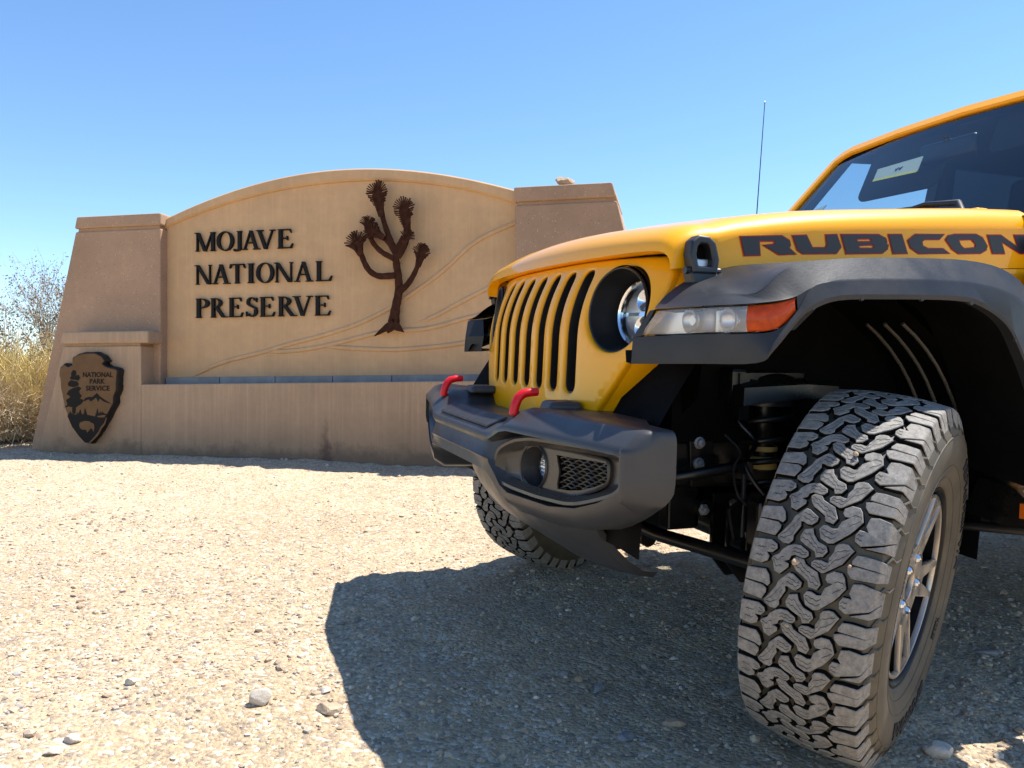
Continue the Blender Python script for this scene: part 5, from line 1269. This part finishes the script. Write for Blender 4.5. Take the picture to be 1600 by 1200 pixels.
# tub, doors, roof, windows, interior
for mir in (False, True):
    MB().loft([[(x, lerp(.690, y, t), z) for y, z in ((.742, .60), (.768, .72), (.775, .95), (.770, 1.08), (.755, 1.128), (.720, 1.136))] for x, t in ((-.585, .80), (-.62, 1), (-.654, 1), (-.656, .8))]).build('cowl_side', YP, car, smooth=40, mirror=mir)
    MB().loft([[(x, y, z) for y, z in ((.742, .60), (.768, .72), (.775, .95), (.765, 1.16), (.745, 1.235))] for x in (-.66, -.95, -1.75)]).build('door', YP, car, smooth=40, mirror=mir)
    MB().loft([[(x, y, z) for y, z in ((.742, .60), (.768, .72), (.775, .95), (.765, 1.16), (.745, 1.235))] for x in (-1.76, -2.2, -2.62)]).build('door', YP, car, smooth=40, mirror=mir)
    MB().loft([[(x, y, z) for y, z in ((.742, .62), (.768, .72), (.775, .95), (.765, 1.16), (.745, 1.235))] for x in (-2.63, -3.2, -3.75)]).build('quarter_panel', YP, car, smooth=40, mirror=mir)
    mb = MB()
    for (xa, za, xb, zb, w) in ((-1.76, 1.22, -1.80, 1.80, .09), (-2.63, 1.22, -2.64, 1.80, .11), (-3.72, 1.22, -3.62, 1.80, .10)):
        mb.add([(xa+w/2, .742, za), (xa-w/2, .742, za), (xb-w/2, .655, zb), (xb+w/2, .655, zb), (xa+w/2, .69, za), (xa-w/2, .69, za), (xb-w/2, .60, zb), (xb+w/2, .60, zb)], [(0,1,2,3),(7,6,5,4),(0,3,7,4),(1,5,6,2)])
    mb.build('roof_pillar', BK, car, mirror=mir)
    mb = MB(); mb.tube([(-.80, .680, 1.25), (-1.235, .622, 1.765), (-1.8, .63, 1.80), (-3.6, .63, 1.80)], .028, 8); mb.build('roll_bar', M['headliner'], car, smooth=50, mirror=mir)
    mb = MB(); mb.tube([(-1.76, .66, 1.0), (-1.80, .62, 1.78)], .040, 8); mb.build('sport_bar', M['headliner'], car, smooth=50, mirror=mir)
    MB().loft([[(-.86, .735, 1.24), (-1.75, .742, 1.24)], [(-1.28, .655, 1.79), (-1.79, .652, 1.79)]]).build('side_window', M['side_glass'], car, mirror=mir)
    MB().loft([[(-1.80, .742, 1.24), (-2.58, .742, 1.24)], [(-1.84, .652, 1.79), (-2.59, .652, 1.79)]]).build('side_window', M['privacy_glass'], car, mirror=mir)
    MB().loft([[(-2.68, .742, 1.24), (-3.67, .742, 1.24)], [(-2.70, .652, 1.79), (-3.58, .652, 1.79)]]).build('side_window', M['privacy_glass'], car, mirror=mir)
    mr = empty('door_mirror', (0, 0, 0), car)
    MB().box((-1.05, .90, 1.345), (.10, .16, .19)).build('housing', BK, mr, bevel=.03, seg=3, smooth=40, mirror=mir)
    MB().tube([(-1.05, .75, 1.27), (-1.05, .86, 1.28)], .022, 8).build('arm', BK, mr, mirror=mir)
    MB().box((-1.103, .90, 1.345), (.004, .13, .155)).build('mirror_glass', M['chrome'], mr, mirror=mir)
    MB().loft([[(x, y, z) for y, z in ((.70, .60), (.80, .585), (.845, .555), (.845, .50), (.78, .485), (.66, .50))] for x in (-.50, -.60, -2.4, -2.5)], cap=True).build('rock_rail', CH, car, smooth=30, mirror=mir)
    mb = MB(); mb.tube([(-.40, .46, .46), (-.48, .60, .455), (-.56, .80, .475), (-.80, .82, .48)], .014, 8); mb.build('side_brace', CH, car, smooth=50, mirror=mir)
    sm = MB().box((-.492, .852, .540), (.055, .016, .036)).build('side_reflector', M['amber_reflector'], car, mirror=mir)
mb = MB(); mb.loft([[(x, y, z) for y, z in ((-.67, 1.79), (-.655, 1.80), (-.60, 1.815), (-.3, 1.828), (0, 1.832), (.3, 1.828), (.60, 1.815), (.655, 1.80), (.67, 1.79))] for x in (-1.285, -1.4, -2.5, -3.62)]).build('hard_top', BK, car, smooth=40)
MB().box((-2.45, 0, 1.786), (2.34, 1.25, .012)).build('headliner', M['headliner'], car)
MB().box((-2.2, 0, .62), (3.0, 1.46, .05)).build('floor_pan', M['headliner'], car)
MB().loft([[(-3.76, y, .62), (-3.76, y, 1.24)] for y in (-.74, .74)]).build('tailgate', YP, car)
MB().loft([[(-3.72, y*.98, 1.24), (-3.62, y*.86, 1.79)] for y in (-.70, .70)]).build('rear_window', M['privacy_glass'], car)
MB().loft([[(-.77, y, 1.235), (-.90, y, 1.255), (-1.06, y, 1.24), (-1.17, y, 1.16), (-1.15, y, .95), (-.95, y, .70)] for y in np.linspace(-.68, .68, 5)]).build('dashboard', M['headliner'], car, smooth=40)
sw = empty('steering_wheel', (-1.30, .37, 1.20), car); sw.rotation_euler = (0, math.radians(-62), 0)
mb = MB(); mb.tube([(.185*math.cos(a), .185*math.sin(a), 0) for a in np.linspace(0, 2*math.pi, 40)], .016, 10); mb.build('rim', BK, sw, smooth=60)
mb = MB(); mb.box((0, 0, -.01), (.12, .15, .05)); mb.box((0, .12, 0), (.04, .12, .02)); mb.box((0, -.12, 0), (.04, .12, .02)); mb.box((-.12, 0, 0), (.12, .04, .02)); mb.tube([(0, 0, 0), (0, 0, -.25)], .03, 8); mb.build('hub', BK, sw, bevel=.012)
for y in (.37, -.37):
    se = empty('seat', (-1.75, y, .72), car)
    MB().box((0.05, 0, .16), (.50, .50, .18)).build('cushion', M['seat_cloth'], se, bevel=.06, seg=4, smooth=50)
    MB().box((-.24, 0, .50), (.14, .48, .62), (0, math.radians(-12), 0)).build('backrest', M['seat_cloth'], se, bevel=.06, seg=4, smooth=50)
    MB().box((-.33, 0, .90), (.10, .26, .18), (0, math.radians(-8), 0)).build('headrest', M['seat_cloth'], se, bevel=.04, seg=4, smooth=50)
MB().box((-2.62, 0, 1.10), (.16, 1.2, .62), (0, math.radians(-10), 0)).build('rear_seat', M['seat_cloth'], car, bevel=.06, seg=3, smooth=50)
for y, dn in ((-.235, .25), (.33, .16)):
    mb = MB(); mb.prism(rrect(y-.195, -.02, y+.195, dn, .035, 5), lambda a, b: (-1.205+b*.42, a, 1.765-b*.94), lambda a, b: (-1.219+b*.42, a, 1.761-b*.94)); mb.build('sun_visor', M['headliner'], car, bevel=.004)
mm = empty('rear_view_mirror', (0, 0, 0), car)
MB().box((-1.12, .0, 1.655), (.035, .24, .075)).build('housing', BK, mm, bevel=.015, seg=3, smooth=40)
MB().tube([(-1.115, 0, 1.67), (-1.105, 0, 1.70)], .012, 8).build('stalk', BK, mm)
# antenna
an = empty('antenna', (0, 0, 0), car)
MB().tube([(-.838, -.745, 1.24), (-.8745, -.75, 1.995)], [.0030, .0016], 6).build('mast', M['chassis_black'], an)
MB().lathe([(0, .004), (.006, .0042), (.010, .001)], 8, 'z', (-.8745, -.75, 1.992)).build('tip', M['bolt_steel'], an)
MB().lathe([(-.03, .016), (.0, .014), (.03, .006)], 12, 'z', (-.838, -.745, 1.24)).build('base', BK, an)

# ------------------------------------------------------------------ single stones
def rock(name, label, x, y, size, mat, seed, flat=.7, rot=0.0, lift=.28, z=None, asp=.8, jag=.22, cat='stone'):
    r = random.Random(seed); bm = bmesh.new(); bmesh.ops.create_icosphere(bm, subdivisions=3, radius=1)
    planes = [(Vector((r.gauss(0, 1), r.gauss(0, 1), r.gauss(0, 1))).normalized(), r.uniform(.52, .85)) for _ in range(12)]
    for v in bm.verts:
        for nrm, d in planes:
            e = v.co.dot(nrm)-d
            if e > 0: v.co -= nrm*e*.92
        v.co *= 1+r.uniform(-jag, jag)*.10
        v.co = Vector((v.co.x*size/2, v.co.y*size/2*asp, v.co.z*size/2*flat))
    me = bpy.data.meshes.new(name); bm.to_mesh(me); bm.free(); me.materials.append(mat)
    for p in me.polygons: p.use_smooth = jag < .2
    o = bpy.data.objects.new(name, me); COL.objects.link(o)
    o.location = (x, y, (float(ground_z(x, y)) if z is None else z) + size*flat*(lift-.08)); o.rotation_euler = (r.uniform(-.15, .15), r.uniform(-.15, .15), rot)
    return tag(o, label, cat, {'stone': 'stones lying on the gravel', 'pebble': 'pebbles caught in the tyre tread'}.get(cat))
RW, RT, RG = M['rock_white'], M['rock_tan'], M['rock_grey']
rock('stone', 'rounded white stone lying alone on the sunlit gravel', -.626, 2.0, .060, RW, 3, .85, .4, .36, jag=.1)
rock('stone', 'angular grey tan stone at the edge of the vehicle shadow', -.452, 1.985, .072, RT, 8, .55, .2, .2)
rock('stone', 'small pale stone just behind the angular grey tan one', -.488, 2.09, .040, RW, 13, .5, .8, .25)
rock('stone', 'flat pale stone at the bottom left corner of the gravel', -.996, 1.745, .050, RW, 14, .4, .7, .25, asp=.5)
rock('stone', 'pale round stone beside the flat one in the bottom left corner', -.985, 1.80, .046, RW, 15, .6, .2, .25)
rock('stone', 'small cream stone in the sunlit gravel, left of the white stone', -1.0, 2.10, .034, RW, 16, .7, .2, .3)
rock('stone', 'blue grey flat stone in the vehicle shadow', .238, 2.175, .045, RG, 17, .55, .9, .25, asp=.55)
rock('stone', 'small tan stone beside the blue grey one in shadow', .185, 2.21, .030, RT, 18, .8, .9, .35)
rock('stone', 'broad pale stone in shadow in front of the tyre', .40, 1.96, .058, RT, 19, .45, .3, .22)
rock('stone', 'dull grey stone in shadow near the bottom of the photo', .27, 1.90, .052, RG, 20, .5, 1.3, .22)
rock('stone', 'long light flat stone on the ground right of the tyre', 1.43, 2.42, .075, RG, 21, .35, -.6, .3, asp=.4)
rock('stone', 'large pale round stone at the foot of the tyre', .985, 1.85, .088, RW, 22, .6, .5, .25)
rock('stone', 'dark grey stone in shadow below the bumper', .143, 2.24, .040, RG, 23, .5, .2, .25)
rock('stone', 'thin whitish stone touching the inner edge of the tread', .575, 2.13, .060, RG, 24, .3, .1, .3, asp=.3)
rock('stone', 'broken tan rock on top of the right pillar cap', .385, 5.815, .155, RT, 31, .72, .4, .0, z=2.272, asp=.7, cat='rock', jag=.5)
# pebbles caught in the tread (placed on the tyre surface)
def on_tyre(sdeg, t, h=.004):
    l, r = prof_pt(t, h); a = math.radians(sdeg)
    return car.matrix_world @ (wheel_matrix(*WHEEL_POSE, False) @ Vector((r*math.cos(a), l, r*math.sin(a))))
for lab, s, t, sz in (('tan pebble wedged in the middle of the tread', 13.5, -.026, .018), ('small tan pebble wedged low in the tread', -3.5, -.020, .012), ('tan pebble wedged high in the tread at the shadow edge', 47.5, .018, .013), ('small reddish pebble in a shoulder groove of the tread', 16.5, .070, .009)):
    p = on_tyre(s, t); o = rock('pebble', lab, 0, 0, sz, RT, int(s*10)+99, .8, .3, 0, z=0, cat='pebble'); o.location = p

# ------------------------------------------------------------------ desert shrubs behind the sign
def tube3(V, F, path, r0, r1):
    b = len(V); n = len(path)
    for i, p in enumerate(path):
        r = lerp(r0, r1, i/(n-1))
        for k in range(3): a = k*2.094; V.append((p[0]+r*math.cos(a), p[1]+r*math.sin(a), p[2]))
    for i in range(n-1):
        for k in range(3): a = b+i*3+k; c = b+i*3+(k+1) % 3; F.append((a, c, c+3, a+3))
def grow(r, p, d, L, rad, depth, V, F, tips, spread):
    path = [tuple(p)]; q = Vector(p); dd = Vector(d)
    for k in range(4):
        dd = (dd + Vector((r.gauss(0, .13), r.gauss(0, .13), r.gauss(.02, .10)))).normalized(); q = q + dd*L/4; path.append(tuple(q))
        if depth <= 1: tips.append((tuple(q), dd.copy()))
    tube3(V, F, path, rad, rad*.55)
    if depth == 0: return
    for _ in range(r.choice((3, 3, 4))):
        nd = (dd + Vector((r.gauss(0, spread), r.gauss(0, spread), r.gauss(.12, spread*.6)))).normalized()
        t = r.uniform(.45, 1); s = Vector(path[0]).lerp(Vector(path[-1]), t)
        grow(r, s, nd, L*r.uniform(.55, .8), rad*.55, depth-1, V, F, tips, spread)
def mesh_of(name, V, F, mat, parent):
    me = bpy.data.meshes.new(name); me.from_pydata(V, [], F); me.update(); mats = mat if isinstance(mat, list) else [mat]
    for m in mats: me.materials.append(m)
    o = bpy.data.objects.new(name, me); COL.objects.link(o); o.parent = parent; return o
def leaves(r, tips, n, size, V, F, jitter):
    for _ in range(n):
        p, d = r.choice(tips); c = Vector(p)+Vector((r.gauss(0, jitter), r.gauss(0, jitter), r.gauss(0, jitter)))
        u = Vector((r.gauss(0, 1), r.gauss(0, 1), r.gauss(0, 1))).normalized(); w = u.cross(Vector((r.gauss(0, 1), r.gauss(0, 1), r.gauss(0, 1)))).normalized()
        s = size*r.uniform(.6, 1.4); b = len(V)
        V.extend([tuple(c-u*s), tuple(c+w*s*.45), tuple(c+u*s), tuple(c-w*s*.45)]); F.append((b, b+1, b+2, b+3))
def shrub(name, label, x, y, h, n_stem, depth, spread, seed, leafs, wood, cat='shrub', lean=.45, rad=.014):
    r = random.Random(seed); root = empty(name, (x, y, float(ground_z(x, y)))); tag(root, label, cat, 'desert shrubs behind the sign')
    V, F, tips = [], [], []
    for k in range(n_stem):
        a = r.uniform(0, 6.283); d = Vector((math.cos(a)*lean*r.uniform(.3, 1.5), math.sin(a)*lean*r.uniform(.3, 1.5), 1)).normalized()
        grow(r, (math.cos(a)*.08, math.sin(a)*.08, -.03), d, h*r.uniform(.38, .52), rad*r.uniform(.7, 1.1), depth, V, F, tips, spread)
    mesh_of('branches', V, F, wood, root)
    for mat, n, size, jit in leafs:
        V, F = [], []; leaves(r, tips, n, size, V, F, jit); mesh_of('foliage', V, F, mat, root)
    return root
def brush(name, label, x, y, rx, ry, h, n, seed, mats, cat, droop=.35):
    """dense mound of fine dry stems"""
    r = random.Random(seed); root = empty(name, (x, y, float(ground_z(x, y)))); tag(root, label, cat, 'dry brush beside the sign')
    for nm, mat, share, hh in mats:
        V, F = [], []
        for _ in range(int(n*share)):
            a = r.uniform(0, 6.283); q = math.sqrt(r.random()); bx, by = rx*.55*q*math.cos(a), ry*.55*q*math.sin(a)
            L = h*r.uniform(*hh)*(1-.35*q*q); d = Vector((bx/rx*.9+r.gauss(0, .48), by/ry*.9+r.gauss(0, .48), 1)).normalized()
            p = Vector((bx, by, r.uniform(0, .35)*h*.5)); path = [tuple(p)]
            for k in range(4):
                d = (d+Vector((r.gauss(0, .34), r.gauss(0, .34), -droop*.12*k+r.gauss(0, .18)))).normalized(); p = p+d*L/4
                p.z = max(p.z, .005); path.append(tuple(p))
            tube3(V, F, path, .0042, .0016)
            if r.random() < .75:
                for k in (1, 2, 3):
                    s = Vector(path[k]); dd = (d+Vector((r.gauss(0, .6), r.gauss(0, .6), r.gauss(.1, .4)))).normalized()
                    tube3(V, F, [tuple(s), tuple(s+dd*L*.14), tuple(s+dd*L*.22+Vector((0, 0, L*.03)))], .0028, .0013)
        mesh_of(nm, V, F, mat, root)
    return root
BG, TS = M['bark_grey'], M['twig_straw']
shrub('desert_shrub', 'tall grey twiggy shrub with sparse brown leaves against the sky behind the sign', -5.15, 8.3, 1.78, 11, 4, .52, 21, [(M['leaf_brown'], 5200, .012, .02), (M['leaf_olive'], 1600, .013, .02)], BG)
shrub('desert_shrub', 'olive green shrub half hidden by the left pillar', -4.6, 8.5, 1.62, 9, 4, .52, 22, [(M['leaf_olive'], 3000, .014, .03), (M['leaf_brown'], 2000, .012, .02)], BG)
shrub('desert_shrub', 'low dark olive shrub at the left edge behind the yellow brush', -6.0, 8.9, 1.25, 8, 3, .5, 23, [(M['leaf_olive'], 3800, .028, .05)], BG)
brush('dry_bush', 'bright yellow flowering brush at the left edge of the photo', -4.95, 7.7, .75, .6, 1.02, 2600, 31, [('stems', TS, .35, (.5, .95)), ('flowering_stems', M['leaf_yellow'], .65, (.70, 1.1))], 'bush')
brush('dry_bush', 'yellow brush tight against the left pillar', -4.42, 7.6, .6, .55, .95, 2000, 32, [('stems', TS, .55, (.5, .95)), ('flowering_stems', M['leaf_yellow'], .45, (.75, 1.1))], 'bush')
brush('dry_bush', 'tangled straw coloured dry brush sprawling low in front of the yellow brush', -4.72, 7.15, .8, .5, .60, 2600, 33, [('stems', TS, 1.0, (.6, 1.3))], 'bush', 1.0)
brush('dry_bush', 'grey tan dry brush sprawling at the far left', -5.55, 7.35, .7, .5, .72, 1900, 34, [('stems', TS, 1.0, (.6, 1.2))], 'bush', .9)
